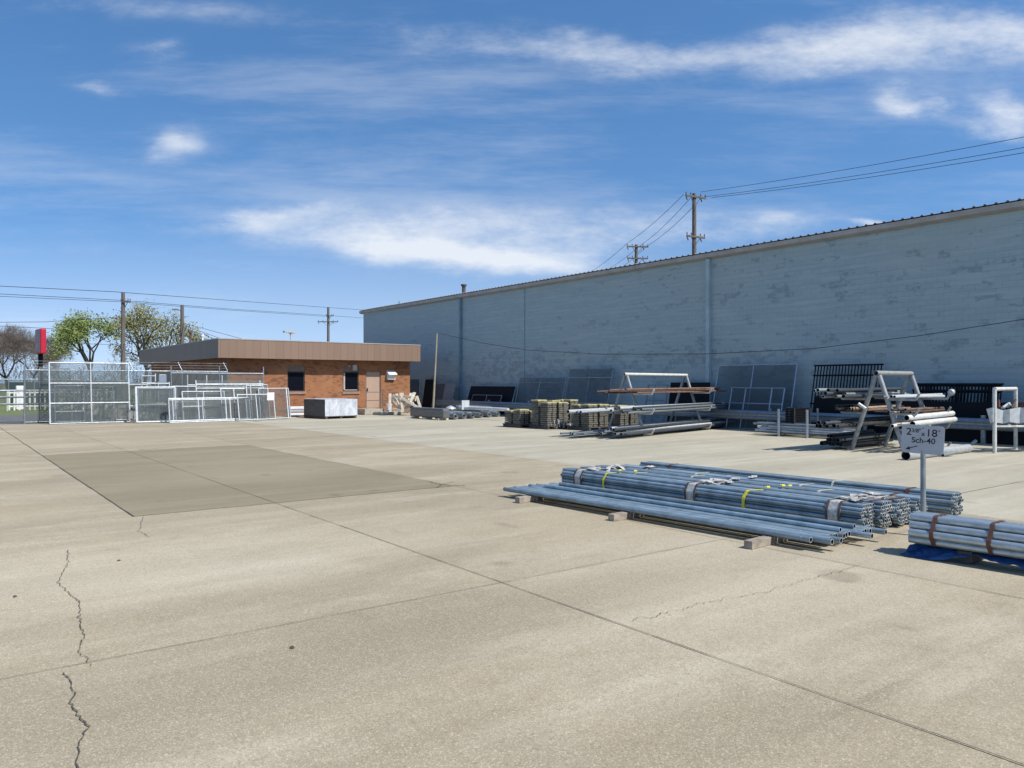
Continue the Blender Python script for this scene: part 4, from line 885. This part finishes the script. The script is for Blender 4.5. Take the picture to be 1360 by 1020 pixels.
for k in range(2):
    a = P(392, 554) + V * (.2 + k * 1.4) + Z * .045; q = MB(); q.box(a + U * .5, .1, 1.2, .09); tag(q.build('timber_bearer', M['pallet']), ('left', 'right')[k] + ' dark bearer under the white board stack', 'timber')
# dark wrapped bundle
o0 = P(597.5, 558.2); q = MB(); L = 3.4
db = thing('wrapped_bundle', 'long dark grey wrapped bundle on blocks right of the timber pile', 'bundle', o0 + U * L / 2, PHI)
q.box(o0 - V * .2 + U * L / 2 + Z * .33, .4, L, .44); bevel(q.build('wrapped_load', M['darkwrap'], db), .06, 3)
q = MB(); q.box(o0 - V * .2 + U * L / 2 + Z * .57, .34, L * .94, .05); q.build('lid_sheet', M['galv_dull'], db)
q = MB()
for k in (.1, .5, .9): q.box(o0 - V * .2 + U * L * k + Z * .05, .6, .12, .1)
q.build('bearer', M['wood_pale'], db)
# rolls of chain link fabric
def fence_roll(a, L, r, label, group):
    root = thing('fence_roll', label, 'wire roll', a, PHI, group); q = MB(); c = a + Z * r
    q.tube(c, c + U * L, r, 16, caps=False); q.build('wire_wrap', M['galv_dull'], root)
    q = MB(); n_ = 40; pts = [c - U * .01 + (V * math.cos(i * .63) + Z * math.sin(i * .63)) * r * (.3 + .68 * i / n_) for i in range(n_ + 1)]
    q.path(pts, .008, 5); q.build('spiral_end', M['galv_dull'], root)
    q = MB(); q.add([c + (V * math.cos(i * .393) + Z * math.sin(i * .393)) * r * .97 for i in range(16)], [tuple(range(16))]); q.build('end_face', M['black'], root)
    return root
for k in range(6):
    a = P(605 + k * 11.2, 557.4 - k * .75); fence_roll(a, random.uniform(3, 3.6), random.uniform(.16, .2), 'roll of galvanized fence wire in the front row beside the wrapped bundle', 'front row of fence wire rolls')
for k in range(5):
    a = P(645 + k * 6.3, 555.2 - k * .5) + U * .9 + Z * (.30 if k % 2 else .02); fence_roll(a, 2.4, random.uniform(.13, .16), 'smaller roll of fence wire piled right of the front row', 'piled smaller fence wire rolls')
lp = thing('lamp_post', 'pale metal post with a gusseted base plate lying over the wire rolls', 'post', PD(613, 541, 42), 0)
a = PD(611, 541, 41.5); c = PD(675, 544, 38.5); q = MB(); q.tube(a, c, .1, 12, .085); q.build('shaft', M['galv_pale'], lp)
q = MB(); d = (c - a).normalized(); q.box(a + d * .48 + Z * .14, .03, .5, .5, d, d.cross(Z), Z); q.add([a + d * .46 + Z * .38, a + d * .46 + Z * .08, a - d * .1 + Z * .08], [(0, 1, 2)]); q.build('base_plate', M['galv_pale'], lp)
a = PD(598.5, 541, 42.5); q = MB(); q.tube(a - Z * .09, a, .30, 16, .26); q.tube(a, a + Z * .09, .26, 16, .05); tag(q.build('dome_cap', M['galv_pale']), 'pale domed cap lying on the dark wrapped bundle', 'cap')
# thin pole + cable
p = P(575, 548); tl = PD(580.5, 442, p.y); q = MB(); q.tube(p, tl, .075, 10, .055); tag(q.build('thin_pole', simple('pale_pole', (.36, .32, .25), (.26, .23, .18), .7, 0, 3)), 'thin pale pole leaning slightly before the warehouse wall', 'pole')
def cable(name, pts, r, label, cat='cable', group=None, sub=10, sag=0.0):
    q = MB(); out = []
    for a, c in zip(pts[:-1], pts[1:]):
        for i in range(sub): t_ = i / sub; out.append(a.lerp(c, t_) - Z * sag * 4 * t_ * (1 - t_))
    out.append(pts[-1]); q.path(out, r, 5); return tag(q.build(name, M['wire']), label, cat, group)
wl = lambda px, py, v=26.9: Vector((PV(px, v).x, PV(px, v).y, ZA(py, PV(px, v).y)))
cable('slack_cable', [tl, wl(640, 455.5), wl(700, 465), wl(800, 470.5), wl(940, 470), wl(1080, 463), wl(1220, 446), wl(1360, 424), wl(1500, 398)], .012, 'slack black cable drooping across the blue warehouse wall', sub=6)
# pallets of boards
def board_pallet(corner, hs, label, k0):
    c = corner + V * .6 + U * .6; pl = thing('wooden_pallet', 'dark wooden pallet under the ' + label, 'pallet', c, PHI)
    q = MB()
    for i in range(3): q.box(c + V * (i - 1) * .53 + Z * .055, .1, 1.2, .11)
    q.build('runner', M['pallet'], pl)
    q = MB()
    for i in range(6): q.box(c + U * (i - 2.5) * .215 + Z * .13, 1.2, .16, .035)
    q.build('deck', M['pallet'], pl)
    for (i, j, h) in hs:
        b_ = c + V * (i - .5) * .6 + U * (j - .5) * .6 + Z * .15
        pos = ('front' if j == 0 else 'rear') + (' left' if i == 0 else ' right')
        st = thing('board_bundle', pos + ' yellow topped stack of boards on the ' + label.split(' of ')[0] + k0, 'board stack', b_, PHI)
        z = 0; q = MB()
        while z < h:
            q.box(b_ + V * random.uniform(-.015, .015) + U * random.uniform(-.015, .015) + Z * (z + .04), .47, .47, .066); z += random.choice((.078, .083, .09))
        q.build('boards', M['board'], st)
        q = MB(); q.box(b_ + Z * (z + .025) + V * random.uniform(-.03, .03), .49, .47, .05); q.build('top_sheet', M['yellow_top'], st)
        q = MB(); q.box(b_ + Z * (z / 2), .03, .495, z + .01); q.build('strap', M['black'], st)
board_pallet(P(690, 568.5), [(0, 0, .50), (0, 1, .52), (1, 0, .48)], 'lowest load of boards', ', nearest the wire rolls')
board_pallet(P(727, 570.6), [(0, 0, .90), (1, 0, .86), (0, 1, .92), (1, 1, .84)], 'tallest load of boards', ', next to the lowest load')
board_pallet(P(752, 563.5) + U * .4, [(0, 0, .70), (1, 0, .86), (0, 1, .84), (1, 1, .88)], 'rearmost load of boards', ', behind the other loads')
board_pallet(P(782, 572.4), [(0, 0, .80), (1, 0, .78), (0, 1, .82), (1, 1, .80)], 'wide load of boards', ', left of the rack')
board_pallet(P(824, 570.0), [(0, 0, .74), (1, 0, .70), (0, 1, .76), (1, 1, .70)], 'half hidden load of boards', ', behind the rack pipes')
c = P(742, 570) + Z * .22; q = MB(); rnd = random.Random(8); pts = []
for i in range(150):
    a = i * .62; pts.append(c + Vector((-.5 + i * .0066 + .10 * math.cos(a * .31), .16 * math.cos(a) * rnd.uniform(.4, 1.2), max(-.21, .17 * math.sin(a) * rnd.uniform(.3, 1.25)))))
pts += [pts[-1] + Vector((.05 * k, 0, .30 * math.sin(k * .5))) for k in range(1, 7)]
q.path(pts, .010, 4)
tag(q.build('wire_tangle', M['galv_pale']), 'tangle of pale loose wire on the ground before the board pallets', 'wire')

# ---------------------------------------------------------------- utility poles and lines
def upole(label, p, top, r, arms, ang=0.0, lamp=None):
    root = thing('utility_pole', label, 'utility pole', p); d = Vector((math.cos(ang), math.sin(ang), 0))
    q = MB(); q.tube(p, Vector((p.x, p.y, top)), r * 1.25, 10, r * .85); q.build('shaft', M['polewood'], root)
    for (z, L, off) in arms:
        q = MB(); c = Vector((p.x, p.y, z)) + d * off - Vector((-d.y, d.x, 0)) * r; q.bar(c - d * L / 2, c + d * L / 2, .12, .15)
        q.bar(c + d * L * .25, Vector((p.x, p.y, z - .8)), .04, .04); q.bar(c - d * L * .25, Vector((p.x, p.y, z - .8)), .04, .04)
        ar = q.build('crossarm', M['polewood'], root)
        for k in (-.48, -.25, .25, .48):
            q = MB(); b_ = c + d * L * k + Z * .07; q.tube(b_, b_ + Z * .14, .03, 6); q.tube(b_ + Z * .1, b_ + Z * .22, .06, 8, .04); q.build('insulator', M['insul'], ar)
            if L > 1.5 and k in (-.48, .25): q = MB(); q.tube(b_ - Z * .16, b_ - Z * .42 + d * .12, .05, 6); q.build('insulator', M['insul'], ar)
    return root
D1, D2 = 62.0, 84.0
p1 = Vector(((922 - 680) / F * D1, D1, 0)); z1 = ZA(257, D1)
upole('tall wooden utility pole with two crossarms rising behind the warehouse roof', p1, z1, .19, ((ZA(262, D1), 2.1, 0), (ZA(315, D1), 1.9, 0)), .5)
p2 = Vector(((845 - 680) / F * D2, D2, 0)); z2 = ZA(325, D2)
upole('shorter looking utility pole farther off behind the warehouse roof', p2, z2, .2, ((ZA(328, D2), 2.4, .1), (ZA(343.5, D2), 2.3, .1)), .1)
for k, (y1, x1, x2, y2) in enumerate(((258, 908, 833, 323), (263, 917, 852, 325), (274, 921, 859, 327))):
    a = PD(x1, y1, D1); c = PD(x2, y2, D2); e = c + (c - a) * 1.4
    cable('power_line', [a, c], .02, ('upper', 'middle', 'lower')[k] + ' line running down left from the tall pole behind the warehouse', 'power line', sag=.25)
    cable('power_line', [c, PD((783, 800, 815)[k], 362, 112)], .022, ('left', 'centre', 'right')[k] + ' line dropping from the farther pole behind the roof', 'power line', sag=.2)
for k, (x1, y1, y2) in enumerate(((930, 255, 174), (935, 261.5, 188), (945, 262.5, 195))):
    a = PD(x1, y1, D1); c = PD(1362, y2, 42.0); cable('power_line', [a, c + (c - a) * .5], .017, ('highest', 'second', 'lowest')[k] + ' line from the tall pole to the upper right of the sky', 'power line', sag=.35)
DL1, DL2, DL3 = 74.0, 66.0, 125.0
p = Vector(((163.5 - 680) / F * DL1, DL1, -.06)); upole('bare wooden utility pole standing between the leafy trees', p, ZA(388, DL1), .2, ((ZA(401, DL1), .9, .35),), 0)
q2 = Vector(((242 - 680) / F * DL2, DL2, -.06)); pl2 = upole('utility pole with a street lamp arm left of the office roof', q2, ZA(405, DL2), .17, (), 0)
w = MB(); a = Vector((q2.x, q2.y, ZA(416, DL2))); w.path([a, a + Vector((-.3, 0, .35)), PD(234, 411, DL2)], .03, 6); w.build('lamp_arm', M['galv_dull'], pl2)
w = MB(); a = PD(233, 411, DL2); w.box(a, .55, .22, .13, Vector((1, 0, 0)), Vector((0, 1, 0)), Z); bevel(w.build('lamp_head', M['galv_dull'], pl2), .04)
p = Vector(((436 - 680) / F * DL3, DL3, -.06)); upole('distant utility pole with a wide crossarm above the office roof', p, ZA(408, DL3), .22, ((ZA(427.5, DL3), 3.3, 0), (ZA(419.5, DL3), 1.2, .3)), 0)
def line(pts, lab, r=.022, sag=.0): cable('power_line', pts, r, lab, 'power line', sag=sag)
A0 = PD(-120, 374, 64)
line([PD(-120, 374, 64), PD(152, 387.5, DL1), PD(300, 398.5, 98), PD(437, 408.5, DL3), PD(560, 417, 150)], 'highest overhead line crossing the left sky above the office', .028)
line([PD(-120, 384, 64), PD(163, 399, DL1), PD(300, 410, 98), PD(437, 419, DL3), PD(560, 428, 150)], 'second overhead line crossing the left sky above the office', .025)
line([PD(-120, 388, 64), PD(163, 401, DL1), PD(300, 411.5, 98), PD(437, 420.5, DL3)], 'third overhead line crossing the left sky, close under the second', .022)
line([PD(-120, 429, 60), PD(60, 427.5, 66), PD(163, 421, DL1)], 'low line reaching the bare pole from the left above the bare trees', .02)
line([PD(-120, 427, 60), PD(60, 436, 66), PD(163, 446, DL1)], 'lower line passing behind the red sign to the bare pole', .02)
line([PD(-120, 450, 60), PD(163, 458, DL1), PD(242, 443, DL2)], 'lowest line passing behind the red sign and the leafy trees', .02)
for k, (x, y) in enumerate(((330, 449.3), (300, 449), (292, 449.5))):
    line([PD(243, 429 + k * 3, DL2), PD(x, y + 3, 58)], ('longest', 'middle', 'steepest')[k] + ' service line from the lamp pole down to the office roof', .016)

# ---------------------------------------------------------------- trees
def grow(seed, hgt, spread, levels, trunk_r, fork=.28, split=(2, 3), droop=0.0, ang=(22, 46), shrink=.74, low=False):
    rnd = random.Random(seed); segs = []; tips = []
    def rec(p, d, L, r, lv):
        n = 3 if lv < 3 else 2; q = p
        for i in range(n):
            d = (d + Vector((rnd.gauss(0, .11), rnd.gauss(0, .11), rnd.gauss(.02, .06)))).normalized(); q2 = q + d * L / n
            segs.append((q, q2, r * (1 - .25 * i / n), r * (1 - .25 * (i + 1) / n), lv)); q = q2
            if lv >= 3 and rnd.random() < .6: tips.append((q, d))
        if lv >= levels: tips.append((q, d)); return
        k = rnd.randint(*split) + (1 if lv >= 2 else 0)
        if low and lv == 0: k = 5
        a0 = rnd.uniform(0, 6.28)
        for i in range(k):
            a = R(rnd.uniform(*ang) if not (low and lv == 0) else rnd.uniform(12, 62)); th = a0 + i * 6.28 / k + rnd.uniform(-.5, .5); o = d.orthogonal().normalized(); b_ = d.cross(o)
            nd = (d * math.cos(a) + (o * math.cos(th) + b_ * math.sin(th)) * math.sin(a) * spread + Z * (.06 - droop)).normalized()
            rec(q, nd, L * rnd.uniform(shrink - .1, shrink + .08), r * .62, lv + 1)
    rec(Vector((0, 0, 0)), Z.copy(), hgt * fork, trunk_r, 0)
    return segs, tips
def tree(name, label, base, hgt, seed, leaf=None, nleaf=0, lsz=.16, levels=5, spread=1.0, group=None, fork=.26, trunk_r=None, wscale=1.0, twr=.010, clump=.4, gap=.25):
    segs, tips = grow(seed, hgt, spread, levels, trunk_r or hgt * .022, fork, low=bool(leaf))
    top = max(max(s[1].z for s in segs), .1); k = hgt / top
    root = thing(name, label, 'tree', base, random.uniform(0, 6), group); Mr = ROOT[root.name]
    S = lambda v: Mr @ Vector((v.x * k * wscale, v.y * k * wscale, v.z * k))
    a = MB(); c = MB()
    for (p, q, r0, r1, lv) in segs:
        if lv <= 2: a.tube(S(p), S(q), max(r0, .03), 6, max(r1, .025), caps=False)
        else: c.tube(S(p), S(q), max(r0 * .8, twr), 3, max(r1 * .8, twr * .8), caps=False, mi=0)
    rnd = random.Random(seed + 5)
    a.build('trunk', M['bark'], root)
    if leaf:
        kept = [t_ for t_ in tips if rnd.random() > gap]
        for i in range(nleaf):
            p, d = rnd.choice(kept); o = S(p) + Vector((rnd.gauss(0, clump), rnd.gauss(0, clump), rnd.gauss(0, clump * .8)))
            x = Vector((rnd.gauss(0, 1), rnd.gauss(0, 1), rnd.gauss(0, .7))).normalized(); y = x.orthogonal().normalized(); s = lsz * rnd.uniform(.5, 1.2)
            c.add([o - x * s, o - y * s * .5, o + x * s, o + y * s * .5], [(0, 1, 2, 3)], 1)
    else:
        for (p, d) in tips:
            for _ in range(2):
                o = S(p); e = o + (d + Vector((rnd.gauss(0, .6), rnd.gauss(0, .6), rnd.gauss(.1, .5)))).normalized() * rnd.uniform(.3, .9)
                c.tube(o, e, twr * .9, 3, twr * .4, caps=False)
    c.build('crown', [M['twig'] if not leaf else M['bark'], M[leaf or 'leaf']], root)
    return root
def tp(px, d): return Vector(((px - 680) / F * d, d, -.06))
tree('leafy_tree', 'leafy spring tree right of the red sign with a rounded crown', tp(124, 82), ZA(417, 82), 11, 'leaf', 6500, .13, 4, 1.0, 'leafy trees behind the fence', .15, wscale=.80, gap=.18, clump=.42)
tree('leafy_tree', 'taller thin leaved tree right of the bare pole by the office', tp(193, 80), ZA(404, 80), 23, 'leaf2', 5200, .12, 4, 1.05, 'leafy trees behind the fence', .17, wscale=.85, gap=.3, clump=.40)
tree('leafy_tree', 'small pale tree partly hidden by the office fascia', tp(228, 84), ZA(428, 84), 31, 'leaf2', 1500, .18, 5, 1.0, 'leafy trees behind the fence', .26, wscale=.8)
for i, (px, d, yt, sd, lab) in enumerate(((-38, 92, 428, 41, 'bare brown tree cut off by the left edge'), (12, 96, 434, 43, 'broad bare brown tree at the far left'), (44, 104, 445, 47, 'bare brown tree directly behind the red sign'), (80, 112, 462, 53, 'small bare tree between the red sign and the leafy tree'), (-70, 88, 440, 59, 'bare tree outside the left of the broad one'))):
    tree('bare_tree', lab, tp(px, d), ZA(yt, d), sd, None, 0, levels=6, spread=1.05, group='bare trees at far left', fork=.2, twr=.0095, wscale=1.05)
# far woods, read as one mass
q = MB(); rnd = random.Random(3)
for i in range(5200):
    px = rnd.uniform(-260, 330); d = rnd.uniform(135, 165); hmax = 5.2 + 2.2 * math.sin(px * .045) + 1.4 * math.sin(px * .13)
    z = abs(rnd.gauss(0, .5)) * hmax; p = Vector(((px - 680) / F * d, d, min(z, hmax)))
    e = p + Vector((rnd.gauss(0, .5), rnd.gauss(0, .3), rnd.uniform(.4, 1.6))); q.tube(p, e, .05, 3, .015, caps=False)
tag(q.build('distant_woods', M['twig'], origin=(-70, 150, 0)), 'distant bare scrub woods along the left horizon', 'woods', None, 'stuff')

# ---------------------------------------------------------------- light, sky
EL, TH = R(50), R(19)
sh = (-U) * math.cos(TH) + V * math.sin(TH); S_ = Vector((sh.x * math.cos(EL), sh.y * math.cos(EL), math.sin(EL)))
sun = bpy.data.lights.new('sun', 'SUN'); sun.energy = 4.4; sun.angle = R(.53); sun.color = (1.0, .955, .88)
so_ = bpy.data.objects.new('sun', sun); COL.objects.link(so_); so_.rotation_mode = 'QUATERNION'; so_.rotation_quaternion = (-S_).to_track_quat('-Z', 'Y'); so_.location = (20, -10, 30)
W = bpy.data.worlds.new('World'); sc.world = W; W.use_nodes = True; t = W.node_tree
bg = t.nodes['Background']; out = t.nodes['World Output']
sky = N(t, 'ShaderNodeTexSky', sky_type='NISHITA'); sky.sun_disc = False; sky.sun_elevation = EL; sky.sun_rotation = math.atan2(sh.x, sh.y)
sky.air_density = 1.0; sky.dust_density = .3; sky.ozone_density = 2.2
hs = N(t, 'ShaderNodeHueSaturation'); hs.inputs['Saturation'].default_value = 1.22; skv = N(t, 'ShaderNodeVectorMath', operation='ADD'); skv.inputs[1].default_value = (0, 0, .17); t.links.new(N(t, 'ShaderNodeTexCoord').outputs['Generated'], skv.inputs[0])
skn = N(t, 'ShaderNodeVectorMath', operation='NORMALIZE'); t.links.new(skv.outputs[0], skn.inputs[0]); t.links.new(skn.outputs[0], sky.inputs['Vector'])
t.links.new(sky.outputs[0], hs.inputs['Color']); t.links.new(hs.outputs[0], bg.inputs['Color']); bg.inputs['Strength'].default_value = .138
tc = N(t, 'ShaderNodeTexCoord').outputs['Generated']; sp = N(t, 'ShaderNodeSeparateXYZ'); t.links.new(tc, sp.inputs[0])
yy = mathn(t, 'MAXIMUM', mathn(t, 'ABSOLUTE', sp.outputs[1]), .05)
ca = mathn(t, 'DIVIDE', sp.outputs[0], yy); cb = mathn(t, 'DIVIDE', sp.outputs[2], yy)
cv = N(t, 'ShaderNodeCombineXYZ'); t.links.new(ca, cv.inputs[0]); t.links.new(cb, cv.inputs[1]); t.links.new(mathn(t, 'SIGN', sp.outputs[1]), cv.inputs[2])
def sm(vec, sx, sy, off=0.0, rot=0.0):
    m_ = N(t, 'ShaderNodeMapping'); m_.inputs['Scale'].default_value = (sx, sy, 1); m_.inputs['Location'].default_value = (off, off * .7, off); m_.inputs['Rotation'].default_value = (0, 0, rot); t.links.new(vec, m_.inputs[0]); return m_.outputs[0]
wob = N(t, 'ShaderNodeTexNoise'); wob.inputs['Scale'].default_value = 3.0; wob.inputs['Detail'].default_value = 9; t.links.new(sm(cv.outputs[0], 1, 2.2), wob.inputs['Vector'])
sub = N(t, 'ShaderNodeVectorMath', operation='SUBTRACT'); sub.inputs[1].default_value = (.5, .5, .5); t.links.new(wob.outputs['Color'], sub.inputs[0])
scl = N(t, 'ShaderNodeVectorMath', operation='MULTIPLY'); scl.inputs[1].default_value = (.30, .13, 0); t.links.new(sub.outputs[0], scl.inputs[0])
wv_ = N(t, 'ShaderNodeVectorMath', operation='ADD'); t.links.new(cv.outputs[0], wv_.inputs[0]); t.links.new(scl.outputs[0], wv_.inputs[1])
ws = N(t, 'ShaderNodeSeparateXYZ'); t.links.new(wv_.outputs[0], ws.inputs[0])
tot = None
CL = [(1270, 55, 210, 52, 1.0), (1120, 75, 110, 40, .55), (870, 95, 150, 38, .85), (730, 75, 75, 34, .55), (600, 62, 95, 40, .45), (1237, 146, 46, 19, 1.05), (1352, 158, 50, 26, 1.1),
      (350, 286, 125, 20, .8), (470, 318, 170, 27, .72), (560, 345, 120, 18, .6), (740, 312, 200, 46, .68), (990, 308, 130, 28, .6), (216, 176, 46, 20, .66), (192, 79, 46, 17, .55), (110, 120, 28, 13, .55),
      (330, 150, 260, 55, .22), (90, 335, 230, 22, .3), (330, 14, 230, 30, .4), (1120, 298, 24, 8, .7), (780, 180, 110, 20, .22), (560, 215, 240, 34, .25), (680, 350, 120, 16, .7), (250, 400, 300, 30, .3), (60, 5, 160, 26, .35)]
for (px, py, rx_, ry_, s) in CL:
    dx = mathn(t, 'MULTIPLY', mathn(t, 'SUBTRACT', ws.outputs[0], (px - 680) / F), F / rx_); dy = mathn(t, 'MULTIPLY', mathn(t, 'SUBTRACT', ws.outputs[1], (HZ - py) / F), F / ry_)
    g_ = mathn(t, 'MULTIPLY', mathn(t, 'POWER', 2.718, mathn(t, 'MULTIPLY', mathn(t, 'ADD', mathn(t, 'MULTIPLY', dx, dx), mathn(t, 'MULTIPLY', dy, dy)), -1.0)), s)
    tot = g_ if tot is None else mathn(t, 'ADD', tot, g_)
n1 = noise(t, sm(cv.outputs[0], 3.2, 11, 1.3, -.16), 1.0, 10, .66); n2 = noise(t, sm(cv.outputs[0], 11, 24, 5.1, -.1), 1.0, 8, .68); n3 = noise(t, sm(cv.outputs[0], 40, 80, 2.1, -.1), 1.0, 5, .65)
nn = mathn(t, 'ADD', mathn(t, 'ADD', mathn(t, 'MULTIPLY', n1, .9), mathn(t, 'MULTIPLY', n2, .75)), mathn(t, 'MULTIPLY', n3, .2))
cut = mathn(t, 'SUBTRACT', 1.30, mathn(t, 'MULTIPLY', tot, .62))
den = mathn(t, 'MULTIPLY', ramp(t, mathn(t, 'SUBTRACT', nn, cut), -.34, .70), ramp(t, tot, .02, .7))
wis = mathn(t, 'MULTIPLY', ramp(t, noise(t, sm(cv.outputs[0], 1.3, 9, 9.0, .14), 1.0, 9, .66), .46, .74), .24)
veil = mathn(t, 'MULTIPLY', ramp(t, cb, .02, .24, 1, 0), .34)
den = mathn(t, 'MINIMUM', mathn(t, 'ADD', mathn(t, 'ADD', mathn(t, 'MULTIPLY', den, .92), wis), veil), .86)
den = mathn(t, 'MULTIPLY', den, ramp(t, sp.outputs[2], -.01, .02))
bc = N(t, 'ShaderNodeBackground'); bc.inputs['Color'].default_value = (.72, .75, .79, 1); bc.inputs['Strength'].default_value = 1.0
mx = N(t, 'ShaderNodeMixShader'); t.links.new(den, mx.inputs[0]); t.links.new(bg.outputs[0], mx.inputs[1]); t.links.new(bc.outputs[0], mx.inputs[2]); t.links.new(mx.outputs[0], out.inputs['Surface'])

# ---------------------------------------------------------------- camera
cam = bpy.data.cameras.new('camera'); cam.sensor_width = 36; cam.lens = 36 * F / 1360; cam.shift_y = -(510 - HZ) / 1360; cam.clip_end = 5000; cam.clip_start = .05
co = bpy.data.objects.new('camera', cam); COL.objects.link(co); co.location = (0, 0, H); co.rotation_euler = (R(90), 0, 0); sc.camera = co
sc.view_settings.view_transform = 'Standard'; sc.view_settings.look = 'None'; sc.view_settings.gamma = 1; sc.view_settings.exposure = .32
sc.cycles.max_bounces = 8; sc.cycles.transparent_max_bounces = 24
